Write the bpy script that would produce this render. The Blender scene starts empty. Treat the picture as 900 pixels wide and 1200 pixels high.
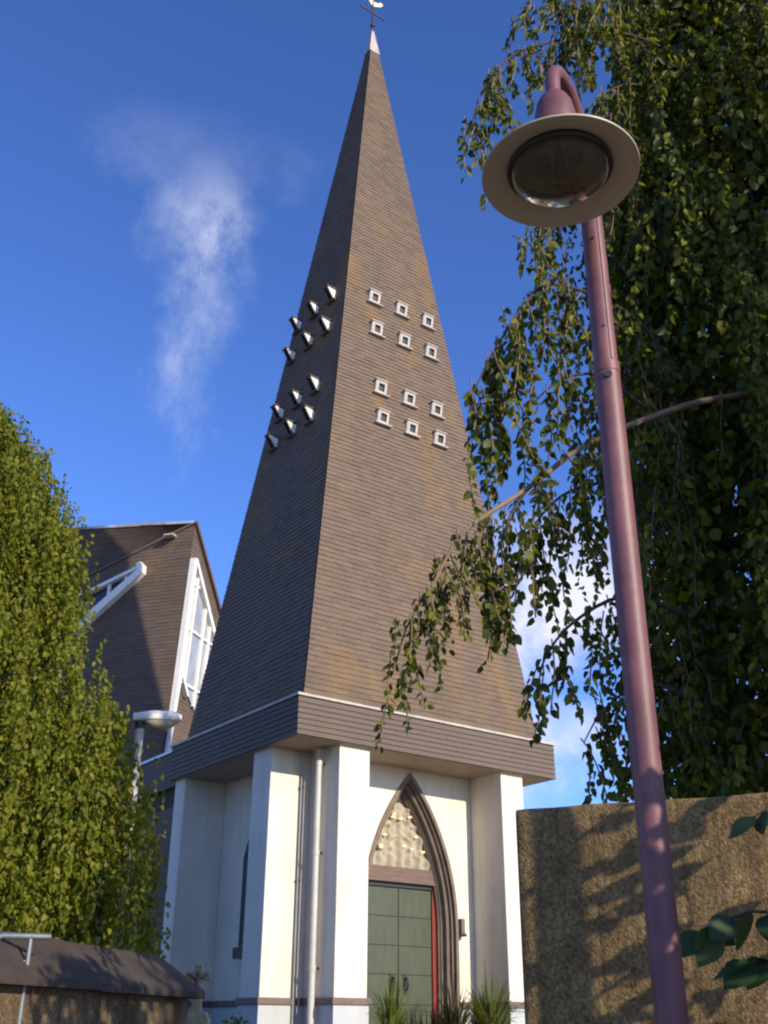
import bpy, math, random
import numpy as np
from mathutils import Vector

random.seed(7)
rng = np.random.default_rng(11)
S = bpy.context.scene
COL = S.collection

# ------------------------------------------------------------------ camera
CAM = np.array([-7.741, -12.69, 0.34])
YAW, PITCH, ROLL = 0.628, 0.45, 0.007
FW = np.array([math.sin(YAW)*math.cos(PITCH), math.cos(YAW)*math.cos(PITCH), math.sin(PITCH)])
RT = np.array([math.cos(YAW), -math.sin(YAW), 0.0])
UP = np.cross(RT, FW)
RT, UP = math.cos(ROLL)*RT + math.sin(ROLL)*UP, -math.sin(ROLL)*RT + math.cos(ROLL)*UP
cd = bpy.data.cameras.new('camera')
cam = bpy.data.objects.new('camera', cd)
COL.objects.link(cam)
from mathutils import Matrix
M4 = Matrix(((RT[0], UP[0], -FW[0], CAM[0]), (RT[1], UP[1], -FW[1], CAM[1]), (RT[2], UP[2], -FW[2], CAM[2]), (0, 0, 0, 1)))
cam.matrix_world = M4
cd.sensor_fit = 'VERTICAL'
cd.sensor_height = 24.0
cd.lens = 24.0*1250.0/1200.0
cd.clip_start = 0.05
cd.clip_end = 3000
S.camera = cam

# ------------------------------------------------------------------ light
SUN_AZ = math.radians(7.5)      # to the right of the tower's front normal
SUN_EL = math.radians(22.8)
sdir = Vector((math.sin(SUN_AZ)*math.cos(SUN_EL), -math.cos(SUN_AZ)*math.cos(SUN_EL), math.sin(SUN_EL)))
sl = bpy.data.lights.new('sun', 'SUN')
sl.energy = 5.0
sl.angle = math.radians(0.5)
sl.color = (1.0, 0.86, 0.65)
so = bpy.data.objects.new('sun', sl)
COL.objects.link(so)
so.rotation_euler = sdir.to_track_quat('Z', 'Y').to_euler()
so.location = (-3, -20, 20)

S.view_settings.view_transform = 'Standard'
S.view_settings.look = 'None'
S.view_settings.exposure = 0.22
S.view_settings.gamma = 1.0
S.view_settings.use_curve_mapping = False
S.cycles.max_bounces = 6
S.cycles.transparent_max_bounces = 8
S.cycles.caustics_reflective = False
S.cycles.caustics_refractive = False
S.cycles.filter_width = 2.2
S.render.film_transparent = False

world = bpy.data.worlds.new('World')
S.world = world
world.use_nodes = True
wt = world.node_tree
wt.nodes.clear()
def wn(t, **k):
    n = wt.nodes.new(t)
    for a, b in k.items():
        setattr(n, a, b)
    return n
def wlink(a, b):
    wt.links.new(a, b)
def wmath(op, a, b=None, clamp=False):
    n = wn('ShaderNodeMath', operation=op, use_clamp=clamp)
    for i, v in enumerate((a, b)):
        if v is None: continue
        if isinstance(v, (int, float)): n.inputs[i].default_value = v
        else: wlink(v, n.inputs[i])
    return n.outputs[0]
sky = wn('ShaderNodeTexSky', sky_type='NISHITA', sun_disc=False)
sky.sun_elevation = SUN_EL
sky.sun_rotation = math.pi - SUN_AZ
sky.altitude = 100
sky.air_density = 1.0
sky.dust_density = 0.6
sky.ozone_density = 3.0
hs = wn('ShaderNodeHueSaturation')
hs.inputs['Saturation'].default_value = 1.0
hs.inputs['Value'].default_value = 1.0
tint = wn('ShaderNodeMixRGB', blend_type='MULTIPLY')
tint.inputs['Fac'].default_value = 1.0
tint.inputs['Color2'].default_value = (0.78, 0.95, 1.34, 1)      # the deeper blue of the photographed air
wlink(sky.outputs[0], tint.inputs['Color1'])
wlink(tint.outputs[0], hs.inputs['Color'])
tc = wn('ShaderNodeTexCoord')
vdir = tc.outputs['Generated']
def wdot(v):
    n = wn('ShaderNodeVectorMath', operation='DOT_PRODUCT')
    wlink(vdir, n.inputs[0]); n.inputs[1].default_value = v
    return n.outputs['Value']
def wnoise(scale, detail, rough=0.6, dist=0.0, stretch=(1, 1, 1), off=(0, 0, 0)):
    mp = wn('ShaderNodeMapping')
    mp.inputs['Scale'].default_value = stretch
    mp.inputs['Location'].default_value = off
    wlink(vdir, mp.inputs[0])
    n = wn('ShaderNodeTexNoise')
    n.inputs['Scale'].default_value = scale
    n.inputs['Detail'].default_value = detail
    n.inputs['Roughness'].default_value = rough
    n.inputs['Distortion'].default_value = dist
    wlink(mp.outputs[0], n.inputs['Vector'])
    return n.outputs[0]
def cloud(center, wx, wy, lean, noise, warp, gain, base=0.42):
    """one cloud in the sky round a direction; angular half sizes wx, wy; edges broken up by noise"""
    c = Vector(center).normalized()
    h = c.cross(Vector((0, 0, 1))).normalized()
    u = h.cross(c).normalized()
    wv = wmath('MULTIPLY', wmath('SUBTRACT', warp, 0.5), 2.6)
    wv2 = wmath('MULTIPLY', wmath('SUBTRACT', noise, 0.5), 1.3)
    b = wmath('ADD', wmath('DIVIDE', wdot(u), wy), wv2)
    a = wmath('ADD', wmath('DIVIDE', wdot(h), wx), wv)
    a = wmath('ADD', a, wmath('MULTIPLY', b, lean))
    d2 = wmath('ADD', wmath('MULTIPLY', a, a), wmath('MULTIPLY', b, b))
    fall = wmath('SUBTRACT', 1.0, d2, clamp=True)
    front = wmath('GREATER_THAN', wdot(tuple(c)), 0.0)
    body = wmath('MULTIPLY', wmath('SUBTRACT', noise, base-0.12), 3.2, clamp=True)
    return wmath('MULTIPLY', wmath('MULTIPLY', wmath('MULTIPLY', fall, fall), body), wmath('MULTIPLY', front, gain), clamp=True)
n_warp = wnoise(6.0, 7, 0.62)
n_fine = wnoise(8.0, 8, 0.62)
n_wisp = wnoise(13.0, 9, 0.70, 0.0, stretch=(1.6, 1.6, 0.55), off=(3, 1, 2))
cs = cloud((0.300, 0.703, 0.645), 0.060, 0.085, -0.30, n_wisp, n_warp, 0.50, 0.40)
for args in (((0.325, 0.735, 0.595), 0.048, 0.17, 0.05, n_wisp, n_warp, 0.32),
             ((0.29, 0.665, 0.69), 0.15, 0.05, 0.0, n_wisp, n_warp, 0.11),
             ((0.668, 0.650, 0.365), 0.17, 0.095, 0.0, n_fine, n_warp, 1.5),
             ((0.69, 0.70, 0.23), 0.17, 0.07, 0.0, n_fine, n_warp, 1.3),
             ((-0.75, 0.45, 0.45), 0.30, 0.12, 0.2, n_fine, n_warp, 1.2),
             ((0.9, -0.2, 0.4), 0.35, 0.12, 0.2, n_fine, n_warp, 1.2),
             ((-0.3, -0.8, 0.5), 0.30, 0.12, 0.2, n_wisp, n_warp, 0.8)):
    cs = wmath('MAXIMUM', cs, cloud(*args))
mx = wn('ShaderNodeMixRGB')
wlink(cs, mx.inputs['Fac'])
gm = wn('ShaderNodeGamma'); gm.inputs['Gamma'].default_value = 1.18
wlink(hs.outputs[0], gm.inputs[0])
wlink(gm.outputs[0], mx.inputs['Color1'])
mx.inputs['Color2'].default_value = (6.6, 6.8, 8.0, 1)
bg = wn('ShaderNodeBackground')
bg.inputs['Strength'].default_value = 0.120
wlink(mx.outputs[0], bg.inputs['Color'])
wo = wn('ShaderNodeOutputWorld')
wlink(bg.outputs[0], wo.inputs['Surface'])

# ------------------------------------------------------------------ materials
def newmat(name):
    m = bpy.data.materials.new(name)
    m.use_nodes = True
    nt = m.node_tree
    b = nt.nodes['Principled BSDF']
    return m, nt, b
class N:
    """small node helper"""
    def __init__(s, nt): s.nt = nt
    def n(s, t, **k):
        x = s.nt.nodes.new(t)
        for a, b in k.items(): setattr(x, a, b)
        return x
    def l(s, a, b): s.nt.links.new(a, b)
    def coord(s, kind='Object', scale=(1, 1, 1), rot=(0, 0, 0)):
        t = s.n('ShaderNodeTexCoord'); m = s.n('ShaderNodeMapping')
        m.inputs['Scale'].default_value = scale
        m.inputs['Rotation'].default_value = rot
        s.l(t.outputs[kind], m.inputs[0]); return m.outputs[0]
    def noise(s, co, scale, detail=4, rough=0.55, dist=0.0):
        x = s.n('ShaderNodeTexNoise'); s.l(co, x.inputs['Vector'])
        x.inputs['Scale'].default_value = scale; x.inputs['Detail'].default_value = detail
        x.inputs['Roughness'].default_value = rough; x.inputs['Distortion'].default_value = dist
        return x.outputs[0]
    def ramp(s, f, stops):
        r = s.n('ShaderNodeValToRGB'); s.l(f, r.inputs[0])
        e = r.color_ramp.elements
        e[0].position, e[0].color = stops[0][0], (*stops[0][1], 1)
        e[1].position, e[1].color = stops[-1][0], (*stops[-1][1], 1)
        for p, c in stops[1:-1]:
            q = e.new(p); q.color = (*c, 1)
        return r.outputs[0]
    def mix(s, f, a, b, mode='MIX'):
        m = s.n('ShaderNodeMixRGB', blend_type=mode)
        for i, v in zip(('Fac', 'Color1', 'Color2'), (f, a, b)):
            if isinstance(v, (int, float)): m.inputs[i].default_value = v
            elif isinstance(v, tuple): m.inputs[i].default_value = (*v, 1)
            else: s.l(v, m.inputs[i])
        return m.outputs[0]
    def math(s, op, a, b=None, clamp=False):
        m = s.n('ShaderNodeMath', operation=op, use_clamp=clamp)
        for i, v in enumerate((a, b)):
            if v is None: continue
            if isinstance(v, (int, float)): m.inputs[i].default_value = v
            else: s.l(v, m.inputs[i])
        return m.outputs[0]
    def bump(s, h, strength, dist=0.01):
        b = s.n('ShaderNodeBump'); b.inputs['Strength'].default_value = strength
        b.inputs['Distance'].default_value = dist
        s.l(h, b.inputs['Height']); return b.outputs[0]
    def island(s):
        g = s.n('ShaderNodeNewGeometry'); return g.outputs['Random Per Island']
    def pos(s):
        g = s.n('ShaderNodeNewGeometry'); return g.outputs['Position']

def simple(name, col, rough=0.6, var=0.15, scale=6.0, bump=0.15, bscale=60, metal=0.0, stretch=(1, 1, 1), spec=0.5, bd=0.004):
    m, nt, b = newmat(name); h = N(nt)
    co = h.coord('Object', stretch)
    f = h.noise(co, scale, 5, 0.6)
    c0 = tuple(max(0, c*(1-var)) for c in col); c1 = tuple(c*(1+var) for c in col)
    h.l(h.ramp(f, [(0.3, c0), (0.7, c1)]), b.inputs['Base Color'])
    b.inputs['Roughness'].default_value = rough
    b.inputs['Metallic'].default_value = metal
    b.inputs['Specular IOR Level'].default_value = spec
    if bump: h.l(h.bump(h.noise(co, bscale, 4), bump, bd), b.inputs['Normal'])
    return m

def slate_mat(name, dark, light, lichen=0.5):
    m, nt, b = newmat(name); h = N(nt)
    isl = h.island(); p = h.pos()
    mp = h.n('ShaderNodeMapping'); mp.inputs['Scale'].default_value = (1, 1, 0.45); h.l(p, mp.inputs[0])
    big = h.noise(mp.outputs[0], 0.9, 5, 0.6)
    fine = h.noise(p, 18, 4, 0.6)
    c = h.ramp(isl, [(0.0, dark), (0.5, tuple((a+b_)/2 for a, b_ in zip(dark, light))), (1.0, light)])
    c = h.mix(0.35, c, h.ramp(fine, [(0.3, tuple(x*0.75 for x in dark)), (0.7, light)]))
    c = h.mix(h.math('MULTIPLY', big, 0.35), c, (0.20, 0.16, 0.13))
    li = h.ramp(h.noise(mp.outputs[0], 1.15, 6, 0.62, 0.3), [(0.52, (0, 0, 0)), (0.72, (1, 1, 1))])
    sep = h.n('ShaderNodeSeparateXYZ'); h.l(p, sep.inputs[0])
    c = h.mix(h.math('MULTIPLY', li, lichen), c, (0.26, 0.15, 0.035))
    c = h.mix(h.ramp(h.noise(p, 26, 2, 0.5), [(0.73, (0, 0, 0)), (0.8, (0.5, 0.5, 0.5))]), c, (0.42, 0.36, 0.28))
    h.l(c, b.inputs['Base Color'])
    b.inputs['Roughness'].default_value = 0.75
    b.inputs['Specular IOR Level'].default_value = 0.3
    h.l(h.bump(fine, 0.25, 0.006), b.inputs['Normal'])
    return m

def stucco(name, col, stain, amt=0.4):
    m, nt, b = newmat(name); h = N(nt)
    p = h.pos()
    mp = h.n('ShaderNodeMapping'); mp.inputs['Scale'].default_value = (3.5, 3.5, 0.35); h.l(p, mp.inputs[0])
    st = h.noise(mp.outputs[0], 1.6, 6, 0.65)
    bl = h.noise(p, 1.3, 5, 0.6)
    f = h.math('MULTIPLY', h.ramp(h.math('MULTIPLY', h.math('ADD', st, bl), 0.5), [(0.42, (0, 0, 0)), (0.72, (1, 1, 1))]), amt)
    c = h.mix(f, col, stain)
    h.l(c, b.inputs['Base Color'])
    b.inputs['Roughness'].default_value = 0.9
    b.inputs['Specular IOR Level'].default_value = 0.2
    h.l(h.bump(h.noise(p, 90, 5, 0.7), 0.35, 0.006), b.inputs['Normal'])
    return m

def concrete(name, cols, pebble=0.8):
    m, nt, b = newmat(name); h = N(nt)
    p = h.pos()
    v = h.n('ShaderNodeTexVoronoi'); v.inputs['Scale'].default_value = 75; h.l(p, v.inputs['Vector'])
    peb = h.ramp(v.outputs['Distance'], [(0.05, (1, 1, 1)), (0.55, (0, 0, 0))])
    n1 = h.noise(p, 2.2, 6, 0.65); n2 = h.noise(p, 60, 4, 0.6)
    mp = h.n('ShaderNodeMapping'); mp.inputs['Scale'].default_value = (5, 5, 0.5); h.l(p, mp.inputs[0])
    stk = h.noise(mp.outputs[0], 2.0, 5, 0.6)
    c = h.ramp(h.math('ADD', h.math('MULTIPLY', n1, 0.6), h.math('MULTIPLY', n2, 0.4)), [(0.33, cols[0]), (0.5, cols[1]), (0.66, cols[2])])
    bw_ = h.n('ShaderNodeRGBToBW'); h.l(v.outputs['Color'], bw_.inputs[0])
    c = h.mix(0.55, c, bw_.outputs[0], 'SOFT_LIGHT')
    c = h.mix(h.math('MULTIPLY', h.ramp(stk, [(0.45, (0, 0, 0)), (0.7, (1, 1, 1))]), 0.55), c, cols[3])
    blot = h.ramp(h.noise(p, 1.1, 7, 0.7, 0.4), [(0.50, (0, 0, 0)), (0.66, (1, 1, 1))])
    c = h.mix(h.math('MULTIPLY', blot, 0.45), c, cols[3])
    c = h.mix(h.ramp(h.noise(p, 3.3, 7, 0.75), [(0.60, (0, 0, 0)), (0.72, (.6, .6, .6))]), c, (0.10, 0.10, 0.035))
    h.l(c, b.inputs['Base Color'])
    b.inputs['Roughness'].default_value = 0.95
    b.inputs['Specular IOR Level'].default_value = 0.2
    hh = h.math('ADD', h.math('MULTIPLY', peb, 0.6), h.math('MULTIPLY', n2, 0.8))
    h.l(h.bump(hh, pebble, 0.0035), b.inputs['Normal'])
    return m

def leaf_mat(name, c0, c1, c2, trans=0.35):
    m, nt, b = newmat(name); h = N(nt)
    isl = h.island()
    oi = h.n('ShaderNodeObjectInfo')
    r = h.math('FRACT', h.math('ADD', isl, oi.outputs['Random']))
    c = h.ramp(r, [(0.0, c0), (0.55, c1), (1.0, c2)])
    h.l(c, b.inputs['Base Color'])
    b.inputs['Roughness'].default_value = 0.48
    b.inputs['Specular IOR Level'].default_value = 0.28
    tr = h.n('ShaderNodeBsdfTranslucent')
    h.l(h.mix(1.0, c, (1.5, 1.6, 0.45), 'MULTIPLY'), tr.inputs['Color'])
    mxs = h.n('ShaderNodeMixShader'); mxs.inputs[0].default_value = trans
    out = nt.nodes['Material Output']
    h.l(b.outputs[0], mxs.inputs[1]); h.l(tr.outputs[0], mxs.inputs[2]); h.l(mxs.outputs[0], out.inputs['Surface'])
    return m

def glass_mat(name, col=(0.03, 0.035, 0.045), rough=0.12, var=0.3):
    m, nt, b = newmat(name); h = N(nt)
    f = h.noise(h.pos(), 3.0, 3)
    h.l(h.ramp(f, [(0.3, tuple(c*(1-var) for c in col)), (0.7, tuple(c*(1+var) for c in col))]), b.inputs['Base Color'])
    b.inputs['Roughness'].default_value = rough
    b.inputs['Specular IOR Level'].default_value = 0.6
    return m

M = {}
M['slate'] = slate_mat('brown_slate', (0.100, 0.070, 0.050), (0.158, 0.110, 0.077), 0.46)
M['slate_f'] = slate_mat('fascia_slate', (0.090, 0.070, 0.060), (0.135, 0.105, 0.088), 0.10)
M['slate_c'] = slate_mat('church_slate', (0.075, 0.055, 0.042), (0.130, 0.092, 0.068), 0.30)
M['roof_c'] = slate_mat('church_roof_slate', (0.075, 0.050, 0.036), (0.12, 0.08, 0.056), 0.25)
M['under'] = simple('roof_underlay', (0.05, 0.038, 0.03), 0.9)
M['white'] = stucco('white_render', (0.74, 0.69, 0.60), (0.48, 0.42, 0.34), 0.55)
M['plinth'] = stucco('grey_plinth_paint', (0.48, 0.51, 0.53), (0.33, 0.34, 0.34), 0.5)
M['band'] = simple('mauve_band_stone', (0.155, 0.105, 0.098), 0.7, 0.2)
M['zinc'] = simple('zinc_flashing', (0.62, 0.62, 0.62), 0.4, 0.1, metal=0.3)
M['pipe'] = simple('grey_pipe_paint', (0.50, 0.50, 0.49), 0.45, 0.1)
M['soffit'] = simple('pale_soffit_timber', (0.36, 0.28, 0.20), 0.7, 0.25, 4, 0.2, 40, stretch=(1, 8, 8))
M['stone'] = simple('brown_portal_stone', (0.165, 0.130, 0.105), 0.85, 0.22, 5, 0.4, 50)
M['relief'] = simple('carved_pale_stone', (0.37, 0.33, 0.255), 0.85, 0.2, 9, 0.4, 70)
M['gilt'] = simple('pale_gilded_boss', (0.85, 0.72, 0.42), 0.35, 0.1, metal=0.2)
M['lintel'] = simple('red_brown_beam', (0.125, 0.078, 0.060), 0.6, 0.3, 5, 0.25, 30, stretch=(0.6, 6, 6))
M['door'] = simple('green_door_paint', (0.050, 0.064, 0.034), 0.5, 0.22, 5, 0.15, stretch=(3, 3, .6))
M['red'] = simple('red_door_frame', (0.20, 0.016, 0.010), 0.45, 0.1)
M['black'] = simple('black_iron', (0.02, 0.02, 0.022), 0.5, 0.2)
M['darkglass'] = glass_mat('dark_glass')
M['skyglass'] = glass_mat('pale_glazing', (0.30, 0.33, 0.37), 0.18, 0.2)
M['wframe'] = simple('white_window_paint', (0.78, 0.76, 0.71), 0.5, 0.06)
M['gframe'] = simple('weathered_window_frame', (0.42, 0.39, 0.35), 0.6, 0.2)
M['lead'] = simple('cap_lead', (0.40, 0.34, 0.32), 0.5, 0.2)
M['mauve'] = simple('mauve_lamp_paint', (0.145, 0.056, 0.063), 0.52, 0.28, 7, 0.2, 70)
M['dish'] = simple('cream_lamp_dish', (0.40, 0.355, 0.27), 0.5, 0.08, 4, 0.05)
M['galv'] = simple('galvanised_steel', (0.20, 0.22, 0.23), 0.45, 0.2, 9, 0.1, metal=0.5)
M['palepole'] = simple('pale_lamp_pole', (0.48, 0.47, 0.44), 0.5, 0.2)
M['conc'] = concrete('pebbled_concrete', [(0.083, 0.056, 0.026), (0.200, 0.136, 0.060), (0.36, 0.255, 0.122), (0.072, 0.050, 0.028)], 1.0)
M['lowwall'] = concrete('stained_low_wall', [(0.055, 0.038, 0.024), (0.12, 0.085, 0.052), (0.24, 0.175, 0.11), (0.03, 0.021, 0.015)], 0.5)
M['coping'] = simple('dark_coping_slab', (0.046, 0.034, 0.026), 0.8, 0.25, 6, 0.4, 60)
M['sand'] = simple('sandstone_cross', (0.40, 0.31, 0.18), 0.9, 0.25, 9, 0.5, 60)
M['bark'] = simple('tree_bark', (0.055, 0.042, 0.030), 0.9, 0.3, 9, 0.6, 40, stretch=(1, 1, 0.3), bd=0.01)
M['twig'] = simple('pale_twig_bark', (0.20, 0.135, 0.085), 0.8, 0.2)
M['leafR'] = leaf_mat('weeping_leaf', (0.026, 0.038, 0.007), (0.085, 0.108, 0.012), (0.200, 0.190, 0.020), 0.42)
M['leafL'] = leaf_mat('left_tree_leaf', (0.085, 0.115, 0.010), (0.155, 0.170, 0.014), (0.24, 0.225, 0.026), 0.42)
M['leafB'] = leaf_mat('shrub_leaf', (0.018, 0.036, 0.012), (0.030, 0.056, 0.016), (0.045, 0.075, 0.02), 0.2)
M['leafP'] = leaf_mat('grass_leaf', (0.08, 0.12, 0.02), (0.12, 0.15, 0.03), (0.19, 0.18, 0.05), 0.35)
M['leafD'] = leaf_mat('dark_leaf', (0.03, 0.04, 0.018), (0.05, 0.045, 0.02), (0.07, 0.05, 0.03), 0.2)
M['terra'] = simple('terracotta_pot', (0.30, 0.13, 0.07), 0.8, 0.2)
M['ground'] = simple('paved_ground', (0.24, 0.20, 0.155), 0.9, 0.3, 2.5, 0.4, 30)
M['grass'] = simple('rough_grass', (0.05, 0.075, 0.02), 0.95, 0.4, 3, 0.6, 60)

# ------------------------------------------------------------------ object helpers
LOC = {}
def tag(o, label=None, cat=None, group=None, kind=None):
    if label: o['label'] = label
    if cat: o['category'] = cat
    if group: o['group'] = group
    if kind: o['kind'] = kind
    return o
def thing(name, label, cat, loc=(0, 0, 0), group=None):
    o = bpy.data.objects.new(name, None)
    o.empty_display_size = 0.2
    COL.objects.link(o); o.location = loc
    LOC[o.name] = Vector(loc)
    return tag(o, label, cat, group)
def origin(o):
    while o is not None:
        if o.name in LOC: return LOC[o.name]
        o = o.parent
    return Vector((0, 0, 0))

class MB:
    def __init__(s): s.v = []; s.f = []
    def add(s, vs, fs):
        k = len(s.v); s.v += [tuple(map(float, v)) for v in vs]; s.f += [tuple(i+k for i in f) for f in fs]; return s
    def poly(s, *pts): return s.add(pts, [tuple(range(len(pts)))])
    def box(s, x0, x1, y0, y1, z0, z1):
        return s.add([(x0, y0, z0), (x1, y0, z0), (x1, y1, z0), (x0, y1, z0), (x0, y0, z1), (x1, y0, z1), (x1, y1, z1), (x0, y1, z1)],
                     [(0, 3, 2, 1), (4, 5, 6, 7), (0, 1, 5, 4), (1, 2, 6, 5), (2, 3, 7, 6), (3, 0, 4, 7)])
    def hexa(s, b, t):
        return s.add(list(b)+list(t), [(0, 3, 2, 1), (4, 5, 6, 7), (0, 1, 5, 4), (1, 2, 6, 5), (2, 3, 7, 6), (3, 0, 4, 7)])
    def beam(s, a, b, w, d, up=(0, 0, 1)):
        """bar from a to b, w across, d along up"""
        a, b = Vector(a), Vector(b); t = (b-a).normalized(); u = Vector(up)
        x = t.cross(u).normalized(); u = x.cross(t).normalized()
        q = [(-1, -1), (1, -1), (1, 1), (-1, 1)]
        return s.hexa([a+x*(i*w/2)+u*(j*d/2) for i, j in q], [b+x*(i*w/2)+u*(j*d/2) for i, j in q])
    def prism(s, pts, vec):
        """polygon pts pushed along vec"""
        n = len(pts); p = [Vector(q) for q in pts]; v = Vector(vec)
        vs = p+[q+v for q in p]
        fs = [tuple(range(n))[::-1], tuple(range(n, 2*n))]+[(i, (i+1) % n, n+(i+1) % n, n+i) for i in range(n)]
        return s.add(vs, fs)
    def tube(s, pts, rad, n=8, caps=True):
        P = [Vector(p) for p in pts]; m = len(P)
        if not hasattr(rad, '__len__'): rad = [rad]*m
        ref = None; vs = []
        for i in range(m):
            t = (P[min(i+1, m-1)]-P[max(i-1, 0)])
            if t.length < 1e-9: t = Vector((0, 0, 1))
            t.normalize()
            if ref is None:
                ref = t.orthogonal().normalized()
            x = (ref-t*ref.dot(t))
            if x.length < 1e-6: x = t.orthogonal()
            x.normalize(); ref = x; y = t.cross(x)
            for k in range(n):
                a = 2*math.pi*k/n
                vs.append(P[i]+(x*math.cos(a)+y*math.sin(a))*rad[i])
        fs = []
        for i in range(m-1):
            for k in range(n):
                fs.append((i*n+k, i*n+(k+1) % n, (i+1)*n+(k+1) % n, (i+1)*n+k))
        if caps: fs += [tuple(range(n))[::-1], tuple(range((m-1)*n, m*n))]
        return s.add(vs, fs)
    def lathe(s, prof, c, n=32, caps=False):
        vs = []; m = len(prof)
        for r, z in prof:
            for k in range(n):
                a = 2*math.pi*k/n
                vs.append((c[0]+r*math.cos(a), c[1]+r*math.sin(a), c[2]+z))
        fs = [(i*n+k, i*n+(k+1) % n, (i+1)*n+(k+1) % n, (i+1)*n+k) for i in range(m-1) for k in range(n)]
        if caps: fs += [tuple(range(n))[::-1], tuple(range((m-1)*n, m*n))]
        return s.add(vs, fs)
    def build(s, name, m, parent=None, smooth=False, bev=0.0, kind=None, label=None):
        o0 = origin(parent)
        me = bpy.data.meshes.new(name)
        me.from_pydata([(v[0]-o0.x, v[1]-o0.y, v[2]-o0.z) for v in s.v], [], s.f)
        me.materials.append(m)
        if smooth:
            me.polygons.foreach_set('use_smooth', [True]*len(me.polygons))
            try: me.set_sharp_from_angle(angle=math.radians(40))
            except Exception: pass
        me.update()
        o = bpy.data.objects.new(name, me); COL.objects.link(o)
        if parent is not None: o.parent = parent
        if bev:
            b = o.modifiers.new('bevel', 'BEVEL'); b.width = bev; b.segments = 2; b.limit_method = 'ANGLE'; b.angle_limit = math.radians(40)
        if kind: o['kind'] = kind
        if label: o['label'] = label
        return o
def np_mesh(name, V, F, m, parent=None, kind=None, smooth=False):
    o0 = origin(parent)
    V = np.asarray(V, dtype=np.float32)-np.array(o0, dtype=np.float32)
    F = np.asarray(F, dtype=np.int32)
    me = bpy.data.meshes.new(name)
    k = F.shape[1]
    me.vertices.add(len(V)); me.vertices.foreach_set('co', V.ravel())
    me.loops.add(F.size); me.loops.foreach_set('vertex_index', F.ravel())
    me.polygons.add(len(F))
    me.polygons.foreach_set('loop_start', np.arange(0, F.size, k, dtype=np.int32))
    if smooth: me.polygons.foreach_set('use_smooth', np.ones(len(F), dtype=bool))
    me.materials.append(m)
    me.update(calc_edges=True)
    o = bpy.data.objects.new(name, me); COL.objects.link(o)
    if parent is not None: o.parent = parent
    if kind: o['kind'] = kind
    return o
def copy_part(src, parent, loc=None, mat=None):
    c = src.copy(); COL.objects.link(c); c.parent = parent
    if mat is not None: c.matrix_local = mat
    elif loc is not None: c.location = loc
    return c

# ------------------------------------------------------------------ ground
def ground_z(x, y):
    t = min(max((y+10.0)/8.5, 0.0), 1.0); t = t*t*(3-2*t)
    return -1.28+1.08*t
gx = np.concatenate([[-900, -200, -60], np.linspace(-25, 25, 51), [60, 200, 900]])
gy = np.concatenate([[-900, -200, -60], np.linspace(-25, 25, 51), [60, 200, 900]])
gv = [(x, y, ground_z(x, y)+0.012*math.sin(x*2.1+y)*math.cos(y*1.7)) for y in gy for x in gx]
nx = len(gx)
gf = [(j*nx+i, j*nx+i+1, (j+1)*nx+i+1, (j+1)*nx+i) for j in range(len(gy)-1) for i in range(nx-1)]
g = np_mesh('ground', gv, gf, M['ground'], kind='structure', smooth=True)

# ------------------------------------------------------------------ slates
def slate_field(mb, a, b, top_a, top_b, exposure, width, thick, n_out, h0=0.0, h1=None):
    """laps courses of slates over the quad a-b (bottom) .. top_a-top_b; n_out = outward normal"""
    a, b, ta, tb, n = map(Vector, (a, b, top_a, top_b, n_out))
    L = ((ta+tb)/2-(a+b)/2).length
    nc = max(1, int(round(L/exposure)))
    for i in range(nc):
        f0 = i/nc; f1 = min(1.0, (i+1.35)/nc)
        l0, r0 = a.lerp(ta, f0), b.lerp(tb, f0)
        l1, r1 = a.lerp(ta, f1), b.lerp(tb, f1)
        w = (r0-l0).length
        ns = max(1, int(round(w/width)))
        off = 0.5 if i % 2 else 0.0
        cuts = [0.0]+[min(1, max(0, (k+off+random.uniform(-0.04, 0.04))/ns)) for k in range(1 if off == 0 else 0, ns)]+[1.0]
        cuts = sorted(set(cuts))
        for c0, c1 in zip(cuts[:-1], cuts[1:]):
            if c1-c0 < 1e-4: continue
            j = random.uniform(-0.0025, 0.0025); tk = thick*random.uniform(0.85, 1.25)
            q = [l0.lerp(r0, c0), l0.lerp(r0, c1), l1.lerp(r1, c1), l1.lerp(r1, c0)]
            up = (l1-l0).normalized()
            q[0] = q[0]+up*j; q[1] = q[1]+up*j
            o = [q[0]+n*tk, q[1]+n*tk, q[2]+n*0.003, q[3]+n*0.003]
            mb.add([q[0], q[1], o[0], o[1], o[2], o[3]], [(0, 1, 3, 2), (2, 3, 4, 5)])

# ------------------------------------------------------------------ TOWER
W, D = 5.0, 4.05
ZT, ZB, ZP = 4.634, 4.043, 0.69
RC, FI = 0.87, 0.107
ZG = -0.22
AX, AY, AH = 2.50, 2.02, 21.80
tower = thing('church_tower', 'tall brown shingled pyramid spire on a white rendered base with arched green door', 'tower', (2.5, 2.02, ZG))

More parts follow.
